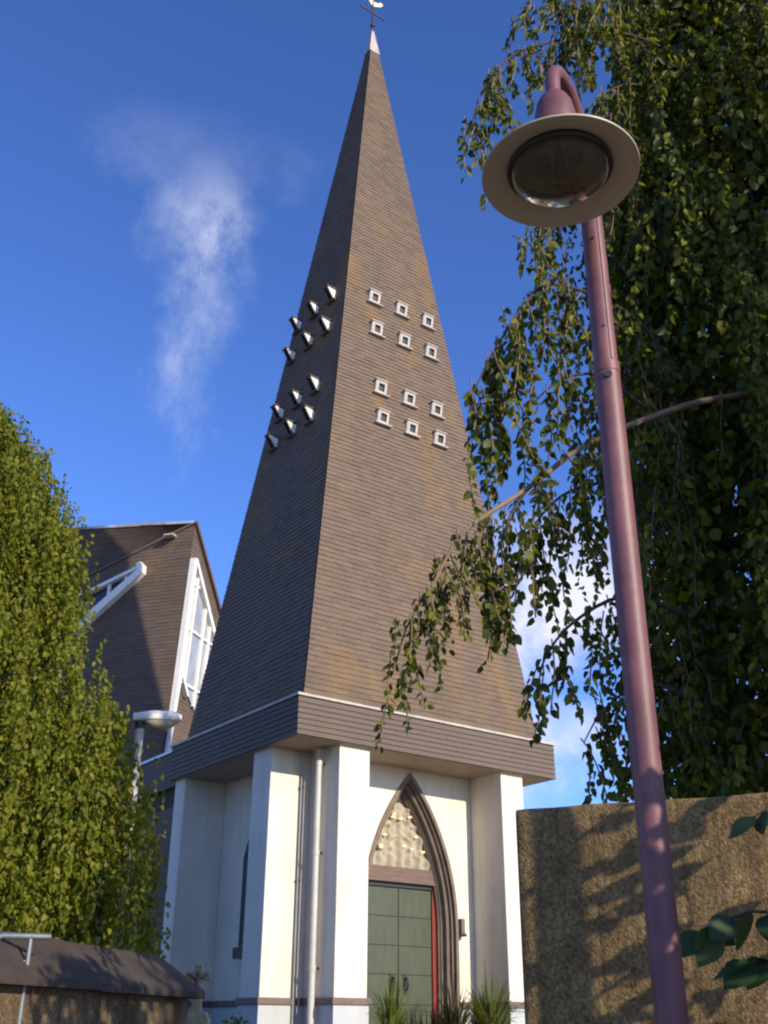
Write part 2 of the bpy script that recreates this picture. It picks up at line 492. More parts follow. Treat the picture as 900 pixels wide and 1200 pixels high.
# front wall with pointed arch opening
ACX, AW, ASP, AHH = 2.645, 0.905, 1.70, 2.27
AR = (AW*AW+AHH*AHH)/(2*AW)
def arch_path(off, n=14, z0=ZG):
    """right half of the arch, going up: list of (dx, z) for an inset of off"""
    r = AR-off; cx = AW-AR
    zt = math.sqrt(r*r-cx*cx)
    pts = [(AW-off, z0), (AW-off, ASP)]
    for i in range(1, n+1):
        z = zt*i/n
        pts.append((max(0.0, cx+math.sqrt(max(0, r*r-z*z))), ASP+z))
    pts[-1] = (0.0, ASP+zt)
    return pts
wall = MB()
ap = arch_path(0.0)
x0, x1 = RC, W-RC
for (d0, z0), (d1, z1) in zip(ap[:-1], ap[1:]):
    wall.poly((x0, RC, z0), (ACX-d0, RC, z0), (ACX-d1, RC, z1), (x0, RC, z1))
    wall.poly((ACX+d0, RC, z0), (x1, RC, z0), (x1, RC, z1), (ACX+d1, RC, z1))
wall.poly((x0, RC, ap[-1][1]), (ACX, RC, ap[-1][1]), (x1, RC, ap[-1][1]), (x1, RC, ZB+.01), (x0, RC, ZB+.01))
def sill_quad(x0, y0, x1, y1): wall.poly((x0, y0, ZG), (x1, y1, ZG), (x1, y1, ZB+.01), (x0, y0, ZB+.01))
sill_quad(RC, D, RC, RC); sill_quad(W-RC, RC, W-RC, D); sill_quad(W-RC, D, RC, D)
wo_ = wall.build('wall', M['white'], tower)
# inner core so that nothing shows through
MB().box(RC+.1, W-RC-.1, 1.5, D-.1, ZG, ZB).build('core', M['under'], tower)

def plinth_band(x0, x1, y0, y1, sides, parent):
    """plinth and moulding round the given sides ('w','e','s','n') of a box"""
    pl = MB(); bd = MB()
    e = {k: (1 if k in sides else 0) for k in 'wesn'}
    for mb, o, z0, z1 in ((pl, 0.018, ZG, 0.60), (bd, 0.045, 0.60, ZP)):
        mb.box(x0-o*e['w'], x1+o*e['e'], y0-o*e['s'], y1+o*e['n'], z0, z1)
    p = pl.build('plinth', M['plinth'], parent); b = bd.build('moulding', M['band'], parent, bev=0.012)
    return p, b
def buttress(x0, x1, y0, y1, sides):
    bt = MB().box(x0, x1, y0, y1, ZP-.02, ZB+.005).build('buttress', M['white'], tower, bev=0.012)
    plinth_band(x0, x1, y0, y1, sides, bt)
    return bt
buttress(0.792, 1.325, FI, RC-.001, 'wes')
buttress(3.896, 4.362, FI, RC-.001, 'wes')
buttress(FI, RC-.001, RC, 1.40, 'wsn')
buttress(FI, RC-.001, 3.66, D-.02, 'wsn')
buttress(W-RC+.001, W-FI, RC, 1.40, 'esn')
buttress(W-RC+.001, W-FI, 3.66, D-.02, 'esn')
# plinth of the walls between
for a in ((1.325+.02, ACX-AW-.02, RC-.02, RC+.05), (ACX+AW+.02, 3.896-.02, RC-.02, RC+.05)):
    MB().box(a[0], a[1], a[2], a[3], ZG, .60).build('plinth', M['plinth'], tower)
    MB().box(a[0], a[1], a[2]-.027, a[3], .60, ZP).build('moulding', M['band'], tower, bev=0.01)
MB().box(RC-.018, RC+.05, 1.42, 3.64, ZG, .60).build('plinth', M['plinth'], tower)
MB().box(RC-.045, RC+.05, 1.45, 3.61, .60, ZP).build('moulding', M['band'], tower, bev=0.01)

# fascia: carcass, shingle courses, flashing
fas = MB().box(.03, W-.03, .03, D-.03, ZB+.02, ZT-.03).build('fascia', M['under'], tower)
nb = 7; ex = (ZT-.05-ZB)/nb
for i in range(nb):
    z0 = ZB+i*ex; z1 = z0+ex*1.12
    for (ax_, ay_, bx_, by_, nx_, ny_) in ((0, 0, W, 0, 0, -1), (0, D, 0, 0, -1, 0), (W, 0, W, D, 1, 0)):
        mb = MB(); n = Vector((nx_, ny_, 0)); a = Vector((ax_, ay_, 0))+n*0; b = Vector((bx_, by_, 0))
        t = (b-a).normalized()
        lo, hi = 0.012, -0.006
        q = [a+n*lo-t*lo, b+n*lo+t*lo]; r_ = [a+n*hi, b+n*hi]
        zz = lambda v, z: (v.x, v.y, z)
        mb.add([zz(q[0], z0), zz(q[1], z0), zz(r_[1], z1), zz(r_[0], z1), zz(a-n*.03+t*.03, z0), zz(b-n*.03-t*.03, z0)],
               [(0, 1, 2, 3), (4, 5, 1, 0)])
        mb.build('cladding_board', M['slate_f'], fas)
fl = MB()
fl.box(-.03, W+.03, -.03, .05, ZT-.036, ZT)
fl.box(-.03, .05, .05, D+.03, ZT-.036, ZT)
fl.box(W-.05, W+.03, .05, D+.03, ZT-.045, ZT)
fl.build('flashing', M['gframe'], fas)
MB().box(.05, W-.05, .05, D, ZT-.05, ZT-.015).build('flat_roof', M['under'], fas)
# soffit boards
sf = MB().box(.02, W-.02, .02, D-.02, ZB+.012, ZB+.016).build('soffit', M['under'], tower)
yy = 0.03
while yy < RC-.02:
    MB().box(.03, W-.03, yy, min(yy+.135, RC-.002), ZB-.006, ZB+.010).build('soffit_board', M['soffit'], sf); yy += .142
xx = 0.03
while xx < RC-.02:
    MB().box(xx, min(xx+.135, RC-.002), RC+.005, D-.03, ZB-.006, ZB+.010).build('soffit_board', M['soffit'], sf); xx += .142
xx = W-RC+.004
while xx < W-.05:
    MB().box(xx, min(xx+.135, W-.03), RC+.005, D-.03, ZB-.006, ZB+.010).build('soffit_board', M['soffit'], sf); xx += .142

# spire
I0 = 0.17
apex = Vector((AX, AY, AH))
bc = [Vector((I0, I0, ZT-.02)), Vector((W-I0, I0, ZT-.02)), Vector((W-I0, D-I0, ZT-.02)), Vector((I0, D-I0, ZT-.02))]
core = MB()
for i in range(4): core.poly(bc[i], bc[(i+1) % 4], apex)
spire = core.build('spire', M['under'], tower)
sm = MB()
FT = 0.953
for i in range(4):
    a, b = bc[i], bc[(i+1) % 4]
    n = (b-a).cross(apex-a).normalized()
    slate_field(sm, a, b, a.lerp(apex, FT), b.lerp(apex, FT), 0.088, 0.19, 0.017, n)
sm.build('shingle_cladding', M['slate'], spire, kind='stuff')
# hip edges
# cap and finial
cap = MB()
k = 0.045
cb = [bc[i].lerp(apex, FT-.004) for i in range(4)]
cb = [apex+(q-apex)*1.0+Vector(((q.x-apex.x)*.22, (q.y-apex.y)*.22, 0)) for q in cb]
for i in range(4): cap.poly(cb[i], cb[(i+1) % 4], apex+Vector((0, 0, .12)))
cap.build('spire_cap', M['lead'], tower)
fin = MB().tube([(AX, AY, AH-.15), (AX, AY, AH+1.25)], [.030, .018], 8).build('finial', M['black'], tower)
MB().tube([(AX-.36, AY, AH+.56), (AX+.36, AY, AH+.56)], .022, 8).build('crossbar', M['black'], fin)
MB().lathe([(.0, -.06), (.05, -.03), (.06, 0), (.05, .03), (0, .06)], (AX, AY, AH+.12), 12).build('ball', M['black'], fin, smooth=True)
# weathercock: body, tail and comb cut from thick plate
ck = [(-.04, .0), (.05, .0), (.12, .05), (.22, .10), (.30, .22), (.22, .26), (.14, .17), (.04, .15), (-.02, .20), (-.06, .30), (-.12, .28), (-.17, .24), (-.12, .22), (-.12, .12), (-.08, .04)]
MB().prism([(AX+x, AY-.012, AH+.80+z) for x, z in ck], (0, .024, 0)).build('weathercock', M['gilt'], fin)

# dormer hoods
def dormer_frame(center, t, n, up, w, h, out, bw):
    """returns frame, pane, cheek, apron builders; bottom lies on the slope, top leans out"""
    c = Vector(center)
    bl, br = c-t*w/2-up*h/2+n*.03, c+t*w/2-up*h/2+n*.03
    tl, tr = c-t*w/2+up*h/2+n*out, c+t*w/2+up*h/2+n*out
    btl, btr = c-t*w/2+up*h/2-n*.03, c+t*w/2+up*h/2-n*.03
    bbl, bbr = c-t*w/2-up*h/2-n*.03, c+t*w/2-up*h/2-n*.03
    fn = (br-bl).cross(tl-bl).normalized()
    if fn.dot(n) < 0: fn = -fn
    fup = (tl-bl).normalized(); H = (tl-bl).length
    b = bw
    fr = MB()
    def bar(u0, u1, v0, v1):
        P = lambda u, v, o: bl+t*u+fup*v+fn*o
        fr.hexa([P(u0, v0, -.03), P(u1, v0, -.03), P(u1, v1, -.03), P(u0, v1, -.03)], [P(u0, v0, .015), P(u1, v0, .015), P(u1, v1, .015), P(u0, v1, .015)])
    bar(0, b, 0, H); bar(w-b, w, 0, H); bar(b, w-b, 0, b); bar(b, w-b, H-b, H)
    pn = MB(); P = lambda u, v, o: bl+t*u+fup*v+fn*o
    pn.poly(P(b-.004, b-.004, -.028), P(w-b+.004, b-.004, -.028), P(w-b+.004, H-b+.004, -.028), P(b-.004, H-b+.004, -.028))
    ch = []
    for (B, T, BT, BB, sgn) in ((bl, tl, btl, bbl, -1), (br, tr, btr, bbr, 1)):
        s = t*(sgn*.012)
        ch.append(MB().prism([B-s, T-s, BT-s, BB-s], s*2))
    lid = MB()
    lid.prism([tl+fup*.02+fn*.02-t*.03, tr+fup*.02+fn*.02+t*.03, btr+up*.03+t*.03, btl+up*.03-t*.03], up*.02)
    apn = MB()
    q = [bl-t*.07-up*.045, br+t*.07-up*.045]
    apn.hexa([q[0]+n*.0, q[1]+n*.0, q[1]+n*.055, q[0]+n*.055], [q[0]+up*.035+n*.0, q[1]+up*.035+n*.0, q[1]+up*.035+n*.045, q[0]+up*.035+n*.045])
    return fr, pn, ch, apn, lid
def face_frame(i):
    a, b = bc[i], bc[(i+1) % 4]
    n = (b-a).cross(apex-a).normalized(); t = (b-a).normalized()
    return a, n, t, n.cross(t).normalized()
rows = (13.05, 12.27, 10.88, 10.21)
louvre0 = {}
for fi_, coords in ((0, (1.96, 2.615, 3.27)), (3, (1.47, 2.09, 2.73))):
    a, n, t, up = face_frame(fi_)
    for z in rows:
        for c in coords:
            # point on the face with this height and this along-coordinate
            if fi_ == 0:
                y = a.y+(-(n.z*(z-a.z)))/n.y; P = Vector((c, y, z))
            else:
                x = a.x+(-(n.z*(z-a.z)))/n.x; P = Vector((x, c, z))
            if fi_ not in louvre0:
                fr, pn, ch, apn, lid = dormer_frame(P, t, n, up, *((.215, .225, .10, .042) if fi_ == 0 else (.115, .215, .215, .012)))
                hd = lid.build('louvre_window', M['gframe'] if fi_ == 0 else M['slate_f'], tower)  # left face: its shade is put into a darker lid, frame and sill
                f_ = fr.build('frame', M['gframe'] if fi_ == 0 else M['slate_f'], hd); c_s = [q.build('cheek', M['wframe'], hd) for q in ch]; p_ = pn.build('pane', M['black'], hd); a_ = apn.build('sill', M['gframe'] if fi_ == 0 else M['slate_f'], hd)
                louvre0[fi_] = (hd, (f_, p_, a_, *c_s), P)
            else:
                hd, kids, P0 = louvre0[fi_]
                c_ = copy_part(hd, tower, loc=P-P0)
                for q in kids: copy_part(q, c_)

# portal: stepped stone surround, tympanum, lintel, doors
def sweep_arch(offs, ys, name, m, parent):
    """surfaces between successive (inset, y) rings"""
    mb = MB()
    paths = [arch_path(o) for o in offs]
    for sgn in (-1, 1):
        for k in range(len(offs)-1):
            A, B = paths[k], paths[k+1]
            for i in range(len(A)-1):
                q = [(ACX+sgn*A[i][0], ys[k], A[i][1]), (ACX+sgn*A[i+1][0], ys[k], A[i+1][1]),
                     (ACX+sgn*B[i+1][0], ys[k+1], B[i+1][1]), (ACX+sgn*B[i][0], ys[k+1], B[i][1])]
                if sgn < 0: q = q[::-1]
                mb.poly(*q)
    return mb.build(name, m, parent)
por = sweep_arch([-0.0106, -0.0106, 0.044, 0.044, 0.0572, 0.0748, 0.0748, 0.088], [RC+.01, RC-.03, RC-.03, RC+.02, RC+.035, RC+.035, RC+.08, RC+.095], 'portal', M['stone'], tower)
sweep_arch([0.088, 0.11, 0.132, 0.132, 0.154], [RC+.095, RC+.08, RC+.095, RC+.17, RC+.19], 'roll_moulding', M['stone'], por)
sweep_arch([0.154, 0.176, 0.1804, 0.198, 0.198, 0.2068], [RC+.19, RC+.175, RC+.20, RC+.22, RC+.29, RC+.42], 'inner_moulding', M['stone'], por)
YD = RC+.30
# tympanum: relief height field inside the inset arch
INN = .206
rr = AR-INN; ccx = AW-AR
def half_w(z):
    dz = z-ASP
    return AW-INN if dz <= 0 else max(0.0, ccx+math.sqrt(max(0, rr*rr-dz*dz)))
ztop = ASP+math.sqrt(rr*rr-ccx*ccx)
figs = []
rs = random.Random(5)
figs.append((0, 2.62, .05, .95, .055))             # central trunk
for sx in (-1, 1):
    for kk, (bx, bz) in enumerate(((.18, 2.70), (.38, 2.68), (.55, 2.66), (.22, 3.05), (.40, 3.0), (.15, 3.32))):
        figs.append((sx*bx, bz, .05, .16, .05)); figs.append((sx*bx, bz+.13, .035, .045, .06))
def relief(dx, z):
    h = 0.0
    for fx, fz, sx, sz, a in figs:
        h = max(h, a*math.exp(-((dx-fx)/sx)**2-((z-fz)/sz)**2))
    for s_ in (-1, 1):
        for r0, cx_, cz_ in ((.30, .0, 2.75), (.52, .0, 2.78), (.20, .0, 3.2)):
            d = abs(math.hypot(dx-cx_, (z-cz_))-r0)
            if z > cz_: h = max(h, .032*math.exp(-(d/.024)**2))
    return h+.006*math.sin(dx*31+z*17)*math.sin(z*27-dx*9)
tz0 = 2.57; nzv, nxv = 64, 46
tv = []; tf = []
for j in range(nzv+1):
    z = tz0+(ztop-tz0)*j/nzv; hw = half_w(z)
    for i in range(nxv+1):
        dx = -hw+2*hw*i/nxv
        tv.append((ACX+dx, YD-.005-1.7*relief(dx, z), z))
for j in range(nzv):
    for i in range(nxv):
        a = j*(nxv+1)+i; tf.append((a, a+1, a+nxv+2, a+nxv+1))
tym = np_mesh('tympanum', tv, tf, M['relief'], tower, smooth=True)
for dx, z in ((-.40, 3.42-.1), (-.29, 3.36), (-.17, 3.31), (-.02, 3.30), (.16, 3.44-.1), (-.52, 3.03), (-.58, 2.86), (-.40, 2.84), (.04, 2.89), (.20, 2.86), (.28, 3.05), (.44, 2.83)):
    if abs(dx) > half_w(z)-.06: dx = math.copysign(half_w(z)-.07, dx)
    MB().prism([(ACX+dx-.045, YD-.095, z-.012), (ACX+dx-.02, YD-.105, z-.022), (ACX+dx+.045, YD-.095, z-.008), (ACX+dx+.03, YD-.10, z+.02), (ACX+dx-.03, YD-.10, z+.018)], (0, .09, 0)).build('boss', M['gilt'], tym)
lin = MB().box(ACX-.75, ACX+.75, YD-.085, YD+.1, 2.345, 2.57).build('lintel', M['lintel'], tower, bev=.012)
MB().box(ACX-.75, ACX+.75, YD-.10, YD-.086, 2.345, 2.375).build('drip_edge', M['lintel'], lin)
# door leaves
for sgn in (-1, 1):
    xa, xb = sorted((ACX+sgn*.004, ACX+sgn*.635))
    dl = MB().box(xa, xb, YD+.012, YD+.06, ZG+.02, 2.275).build('door', M['door'], tower)
    z = ZG+.03
    zs = [ZG+.03, .22, .635, 1.045, 1.445, 1.855, 2.272]
    for za, zb_ in zip(zs[:-1], zs[1:]):
        MB().box(xa+.003, xb-.003, YD-.003, YD+.014, za+.006, zb_-.006).build('door_panel', M['door'], dl, bev=.004)
    hx = ACX+sgn*.12
    hb = MB().box(hx-.035, hx+.035, YD-.016, YD-.003, .78, 1.06)
    hb.tube([(hx, YD-.016, .84), (hx, YD-.075, .85), (hx, YD-.085, .92), (hx, YD-.075, .99), (hx, YD-.016, 1.0)], .017, 8)
    hb.build('handle', M['black'], dl, bev=.003)
    xa, xb = sorted((ACX+sgn*.640, ACX+sgn*.712))
    MB().box(xa, xb, YD-.03, YD+.06, ZG, 2.30).build('door_frame', M['red'], tower, bev=.006)
MB().box(ACX-.712, ACX+.712, YD-.025, YD+.06, 2.282, 2.343).build('lintel_shade', M['black'], tower)  # black strip above the leaves, standing in for the lintel's shadow line
MB().box(1.4, 3.85, -.35, 1.25, ZG-.2, ZG+.012).build('doorstep', M['coping'], tower, bev=.02)
# bell box on the jamb
bx = MB().box(3.572, 3.645, RC-.09, RC-.002, 1.60, 1.86).build('bell_box', M['stone'], tower, bev=.01)
MB().box(3.587, 3.645, RC-.12, RC-.092, 1.60, 1.64).build('spout', M['black'], bx)
# downpipes
dp = MB().tube([(.69, .50, ZB-.02), (.69, .50, .02)], .046, 14).build('downpipe', M['pipe'], tower, smooth=True)
for z in (3.8, 2.55, 1.05):
    MB().tube([(.69, .50, z-.03), (.69, .50, z+.03)], .053, 14).build('collar', M['pipe'], dp, smooth=True)
    MB().box(.735, .795, .485, .515, z-.015, z+.015).build('bracket', M['galv'], dp)
cn = MB().tube([(.615, RC-.05, 3.66), (.615, RC-.05, .0)], .020, 10).build('conduit', M['pipe'], tower, smooth=True)
for z in (3.5, 2.2):
    MB().box(.585, .645, RC-.07, RC-.001, z-.012, z+.012).build('clip', M['galv'], cn)
# slit window in the shaded side wall: pointed, set in a slim frame
sw_pts = [(2.50, 1.42), (2.50, 2.72), (2.62, 2.98), (2.74, 2.72), (2.74, 1.42)]
sw = MB().prism([(RC-.095, y, z) for y, z in sw_pts], (.094, 0, 0)).build('slit_window', M['stone'], tower)
MB().prism([(RC-.100, 2.62+(y-2.62)*.7, 1.45+(z-1.42)*.95) for y, z in sw_pts], (.004, 0, 0)).build('pane', M['darkglass'], sw)
MB().box(RC-.15, RC-.001, 2.44, 2.80, 1.26, 1.415).build('sill', M['black'], sw)

# ------------------------------------------------------------------ CHURCH behind
CK = 0.9630
CA = Vector((3.198, 10.893, 12.271))            # peaked corner
dL = Vector((-.6, .8, 0)); dR = Vector((.8, .6, 0))
nL = Vector((-.8, -.6, 0)); nR = Vector((.6, -.8, 0))
church = thing('church', 'brown shingled church with a peaked corner and white framed slanting windows behind the tower', 'church', (CA.x, CA.y, -.2))
def Lp(al, dz, o=0.0): return CA+dL*(al*CK)+Vector((0, 0, dz*CK))+nL*o
FLARE = dL*(.62/-13.0)                        # the corner leans out a little towards its foot
nR2 = dR.cross(Vector((0, 0, -1))+FLARE*-1.0).normalized()
if nR2.dot(nR) < 0: nR2 = -nR2
def Rp(al, dz, o=0.0): return CA+dR*(al*CK)+Vector((0, 0, dz*CK))+FLARE*(dz*CK)+nR2*o
CB = -13.0
footL = .62    # the foot of the corner stands a little forward
foot = Rp(0, CB)
VL = 9.0
LL = Lp(VL, -.385*VL)
LLb = Lp(VL, CB)
cw = MB()
cw.poly(CA, LL, LLb, foot)
cw.build('side_wall', M['under'], church)
RR = Rp(7.0, -.887*7.0); RRb = Rp(7.0, CB)
cw = MB(); cw.poly(CA, foot, RRb, RR)
cw.build('gable_wall', M['under'], church)
ridge_end = CA+Vector((-8.0, 3.2, -1.65))*CK+Vector((0, .9, .35))
ridge_end = Vector(CAM)+(ridge_end-Vector(CAM))*1.28      # the ridge runs back from the peak
bk = CA+Vector((4, 14, -6.5))
MB().poly(CA, ridge_end, LL).build('roof', M['under'], church)
MB().poly(CA, RR, bk, ridge_end).build('back_roof', M['roof_c'], church)
# shingles: side wall in vertical columns between verge and ground
sm = MB()
def tri_field(mb, fn_lo, fn_hi, c0, c1, zlo, zhi, exposure, width, n, thick=.022):
    """horizontal courses clipped to [c0(z), c1(z)] along a wall"""
    z = zlo; i = 0
    while z < zhi:
        a, b = fn_lo(z), fn_hi(z); z2 = z+exposure*1.3
        a2, b2 = fn_lo(min(z2, zhi)), fn_hi(min(z2, zhi))
        if b-a > .02:
            ns = max(1, int((b-a)/width)); off = random.random()*.5
            cuts = [0]+[min(1, (k+off)/ns) for k in range(1, ns)]+[1]
            for u, v in zip(cuts[:-1], cuts[1:]):
                tk = thick*random.uniform(.8, 1.25)
                p0, p1 = c0(a+(b-a)*u, z), c0(a+(b-a)*v, z)
                q0, q1 = c0(a2+(b2-a2)*u, min(z2, zhi)), c0(a2+(b2-a2)*v, min(z2, zhi))
                mb.add([p0, p1, p0+n*tk, p1+n*tk, q1+n*.003, q0+n*.003], [(0, 1, 3, 2), (2, 3, 4, 5)])
        z += exposure; i += 1
cpt = lambda al, z: Lp(al, z)
tri_field(sm, lambda z: footL*z/CB, lambda z: min(VL, -z/.385), cpt, None, CB+5, -.02, .10, .30, nL, .013)
sm.build('side_shingles', M['slate_c'], church, kind='stuff')
sm = MB()
cpr = lambda al, z: Rp(al, z)
nRR = nR2
tri_field(sm, lambda z: 0.0, lambda z: min(4.5, -z/.887), cpr, None, CB+5, -.02, .10, .30, nRR, .013)
sm.build('gable_shingles', M['slate_c'], church, kind='stuff')
sm = MB()
rn = (LL-CA).cross(ridge_end-CA).normalized()
if rn.z < 0: rn = -rn
slate_field(sm, CA+(LL-CA)*.012+rn*.02, LL+rn*.02, CA+(ridge_end-CA)*.012+rn*.02, ridge_end+rn*.02, .16, .35, .026, rn)
sm.build('roof_shingles', M['roof_c'], church, kind='stuff')
# verges
vb = MB(); vb.beam(Lp(-.05, .03, .03), Lp(VL, -.385*VL+.01, .03), .06, .06); vb.build('verge_board', M['slate_f'], church)
vb = MB(); vb.beam(Rp(-.02, .05, .05), Rp(7, -.887*7+.03, .05), .09, .10); vb.build('verge_board', M['lintel'], church)
# ridge tiles
rl = (ridge_end-CA); nrt = 16
for i in range(nrt):
    a = CA+rl*(i/nrt)+Vector((0, 0, .035)); b = CA+rl*((i+.97)/nrt)+Vector((0, 0, .035+.02*(i % 2)))
    MB().beam(a, b, .16, .07).build('ridge_tile', M['lead'] if i % 3 else M['zinc'], church)
# vent hood
vh = MB(); c = Lp(.62, -.36, .05)
vh.hexa([c-dL*.14, c+dL*.14, c+dL*.14+nL*.22, c-dL*.14+nL*.22], [c-dL*.12+Vector((0, 0, .07)), c+dL*.12+Vector((0, 0, .07)), c+dL*.12+nL*.20+Vector((0, 0, .04)), c-dL*.12+nL*.20+Vector((0, 0, .04))])
vh.build('vent', M['zinc'], church)
# slanting band window in the side wall
def win_poly(fn, pts, o0, o1, name, m, parent):
    mb = MB(); mb.prism([fn(a, z, o0) for a, z in pts], fn(0, 0, o1)-fn(0, 0, o0)); return mb.build(name, m, parent)
topA, topZ = (1.40, -1.10), (7.5, -3.45)
botA, botZ = (1.32, -1.36), (7.5, -6.6)
def lerp2(a, b, t): return (a[0]+(b[0]-a[0])*t, a[1]+(b[1]-a[1])*t)
wA = win_poly(Lp, [lerp2(botA, botZ, .0), lerp2(botA, botZ, 1), lerp2((botA[0], botA[1]+.30), (botZ[0], botZ[1]+.45), 1), lerp2((botA[0], botA[1]+.24), (botZ[0], botZ[1]+.45), 0)], .02, .22, 'slanting_window', M['wframe'], church)
win_poly(Lp, [topA, topZ, (topZ[0], topZ[1]-.12), (topA[0]+.02, topA[1]-.10)], .02, .20, 'head_rail', M['wframe'], wA)
win_poly(Lp, [(botA[0]+.0, botA[1]+.2), (1.42, -1.02), (1.54, -1.08), (1.45, -1.40)], .02, .225, 'end_stile', M['wframe'], wA)
win_poly(Lp, [(1.40, -1.15), (7.5, -3.5), (7.5, -6.4), (1.40, -1.30)], .03, .05, 'pane', M['darkglass'], wA)
for al in (1.86, 2.35, 2.95, 3.6, 4.3, 5.0):
    zt_ = topA[1]+(topZ[1]-topA[1])*(al-topA[0])/(topZ[0]-topA[0]); zb_ = botA[1]+(botZ[1]-botA[1])*(al-botA[0])/(botZ[0]-botA[0])
    win_poly(Lp, [(al-.035, zb_), (al+.035, zb_), (al+.035, zt_-.02), (al-.035, zt_-.02)], .04, .12, 'mullion', M['wframe'], wA)
# tall kite window in the gable wall
Rq = Rp
wB = win_poly(Rq, [(.0, -1.02), (.0, -5.4), (.11, -5.35), (.20, -4.05), (.17, -1.05)], .02, .16, 'kite_window', M['wframe'], church)
win_poly(Rq, [(.02, -1.0), (.16, -.98), (2.15, -2.95), (2.12, -3.12)], .02, .17, 'head_rail', M['wframe'], wB)
win_poly(Rq, [(.12, -1.15), (.16, -4.2), (1.35, -4.9), (2.1, -3.1)], .03, .05, 'pane', M['skyglass'], wB)
win_poly(Rq, [(.10, -3.95), (.10, -4.12), (.62, -4.66), (.70, -4.62)], .02, .15, 'sill', M['wframe'], wB)
for al, z0, z1 in ((.46, -1.42, -4.45), (1.12, -2.05, -4.8), (1.50, -2.45, -4.6)):
    win_poly(Rq, [(al-.04, z1), (al+.04, z1), (al+.04, z0), (al-.04, z0)], .04, .11, 'mullion', M['wframe'], wB)
for z, a0, a1 in ((-1.65, .1, .62), (-2.9, .1, 1.85), (-4.35, .3, 1.5)):
    win_poly(Rq, [(a0, z-.03), (a1, z-.03), (a1, z+.03), (a0, z+.03)], .04, .10, 'glazing_bar', M['wframe'], wB)
MB().tube([Rq(-.02, -5.4, .16), Rq(-.02, -7.4, .10), Rq(-.02, -12.5, .1)], .065, 10).build('downpipe', M['pipe'], church, smooth=True)
# low link roof between tower and church
lk = MB().box(.30, 4.6, 4.30, 8.3, -.2, 3.7).build('link_wall', M['slate_c'], church)
for i in range(6):
    MB().box(.22, .30-.002, 4.30, 8.3, 4.02+i*.10, 4.115+i*.10).build('link_board', M['slate_f'], church)
MB().box(.30, 4.6, 4.25, 8.3, 3.70, 4.62).build('link_fascia', M['under'], church)
MB().box(.18, 4.65, 4.22, 8.3, 4.622, 4.665).build('link_flashing', M['zinc'], church)

# ------------------------------------------------------------------ LEAVES
def leaf_arrays(P, T, Nn, L, Wd, fold=0.25, curl=0.15):
    """vectorised leaves: base P, tip direction T, face normal Nn, length L, width Wd -> verts, quads"""
    T = T/np.linalg.norm(T, axis=1, keepdims=True)
    Sd = np.cross(T, Nn); Sd /= (np.linalg.norm(Sd, axis=1, keepdims=True)+1e-9)
    Nn = np.cross(Sd, T)
    L = L[:, None]; Wd = Wd[:, None]
    mid = P+T*L*.45-Nn*L*curl*.2
    l1 = P+T*L*.22+Sd*Wd*.42+Nn*Wd*fold; r1 = P+T*L*.22-Sd*Wd*.42+Nn*Wd*fold
    l2 = P+T*L*.62+Sd*Wd*.40+Nn*Wd*fold*.6-Nn*L*curl*.3; r2 = P+T*L*.62-Sd*Wd*.40+Nn*Wd*fold*.6-Nn*L*curl*.3
    tip = P+T*L-Nn*L*curl
    V = np.stack([P, l1, l2, tip, r2, r1], axis=1).reshape(-1, 3)
    k = np.arange(len(P))[:, None]*6
    F = np.concatenate([k+np.array([[0, 3, 2, 1]]), k+np.array([[0, 5, 4, 3]])], axis=0)
    return V, F
def small_leaf_arrays(P, T, Nn, L, Wd):
    T = T/np.linalg.norm(T, axis=1, keepdims=True)
    Sd = np.cross(T, Nn); Sd /= (np.linalg.norm(Sd, axis=1, keepdims=True)+1e-9)
    L = L[:, None]; Wd = Wd[:, None]
    V = np.stack([P, P+T*L*.45+Sd*Wd*.5, P+T*L, P+T*L*.45-Sd*Wd*.5], axis=1).reshape(-1, 3)
    k = np.arange(len(P))[:, None]*4
    return V, k+np.array([[0, 1, 2, 3]])

def strand_leaves(start, length, step, rs, sway=.12, drift=None):
    """leaf bases along one hanging twig: returns twig points and arrays (P, T, N)"""
    n = max(3, int(length/step))
    d = np.array([rs.normal(0, .25), rs.normal(0, .25), -1.0])
    if drift is not None: d[:2] += drift
    p = np.array(start, float); pts = [p.copy()]
    P = []; T = []; Nn = []
    for i in range(n):
        d = d+np.array([rs.normal(0, sway), rs.normal(0, sway), -.18]); d /= np.linalg.norm(d)
        p = p+d*step; pts.append(p.copy())
        for s in ((1, -1) if rs.random() < .65 else (1 if rs.random() < .5 else -1,)):
            side = np.array([rs.normal(), rs.normal(), 0.0]); side /= np.linalg.norm(side)+1e-9
            t = d*.75+side*.75*s+np.array([0, 0, -.25])
            P.append(p+side*s*step*.25); T.append(t)
            nn = np.array([rs.normal(0, .7), rs.normal(0, .7), .55]); Nn.append(nn)
    return pts, P, T, Nn

def bez(p0, p1, p2, p3, n=10):
    t = np.linspace(0, 1, n)[:, None]
    p0, p1, p2, p3 = map(lambda q: np.array(q, float), (p0, p1, p2, p3))
    return (1-t)**3*p0+3*(1-t)**2*t*p1+3*(1-t)*t*t*p2+t**3*p3
def smooth_path(pts, m=4):
    P = np.array(pts, float); out = []
    for i in range(len(P)-1):
        p0 = P[max(i-1, 0)]; p1 = P[i]; p2 = P[i+1]; p3 = P[min(i+2, len(P)-1)]
        for k in range(m):
            t = k/m
            out.append(.5*((2*p1)+(-p0+p2)*t+(2*p0-5*p1+4*p2-p3)*t*t+(-p0+3*p1-3*p2+p3)*t**3))
    out.append(P[-1]); return np.array(out)

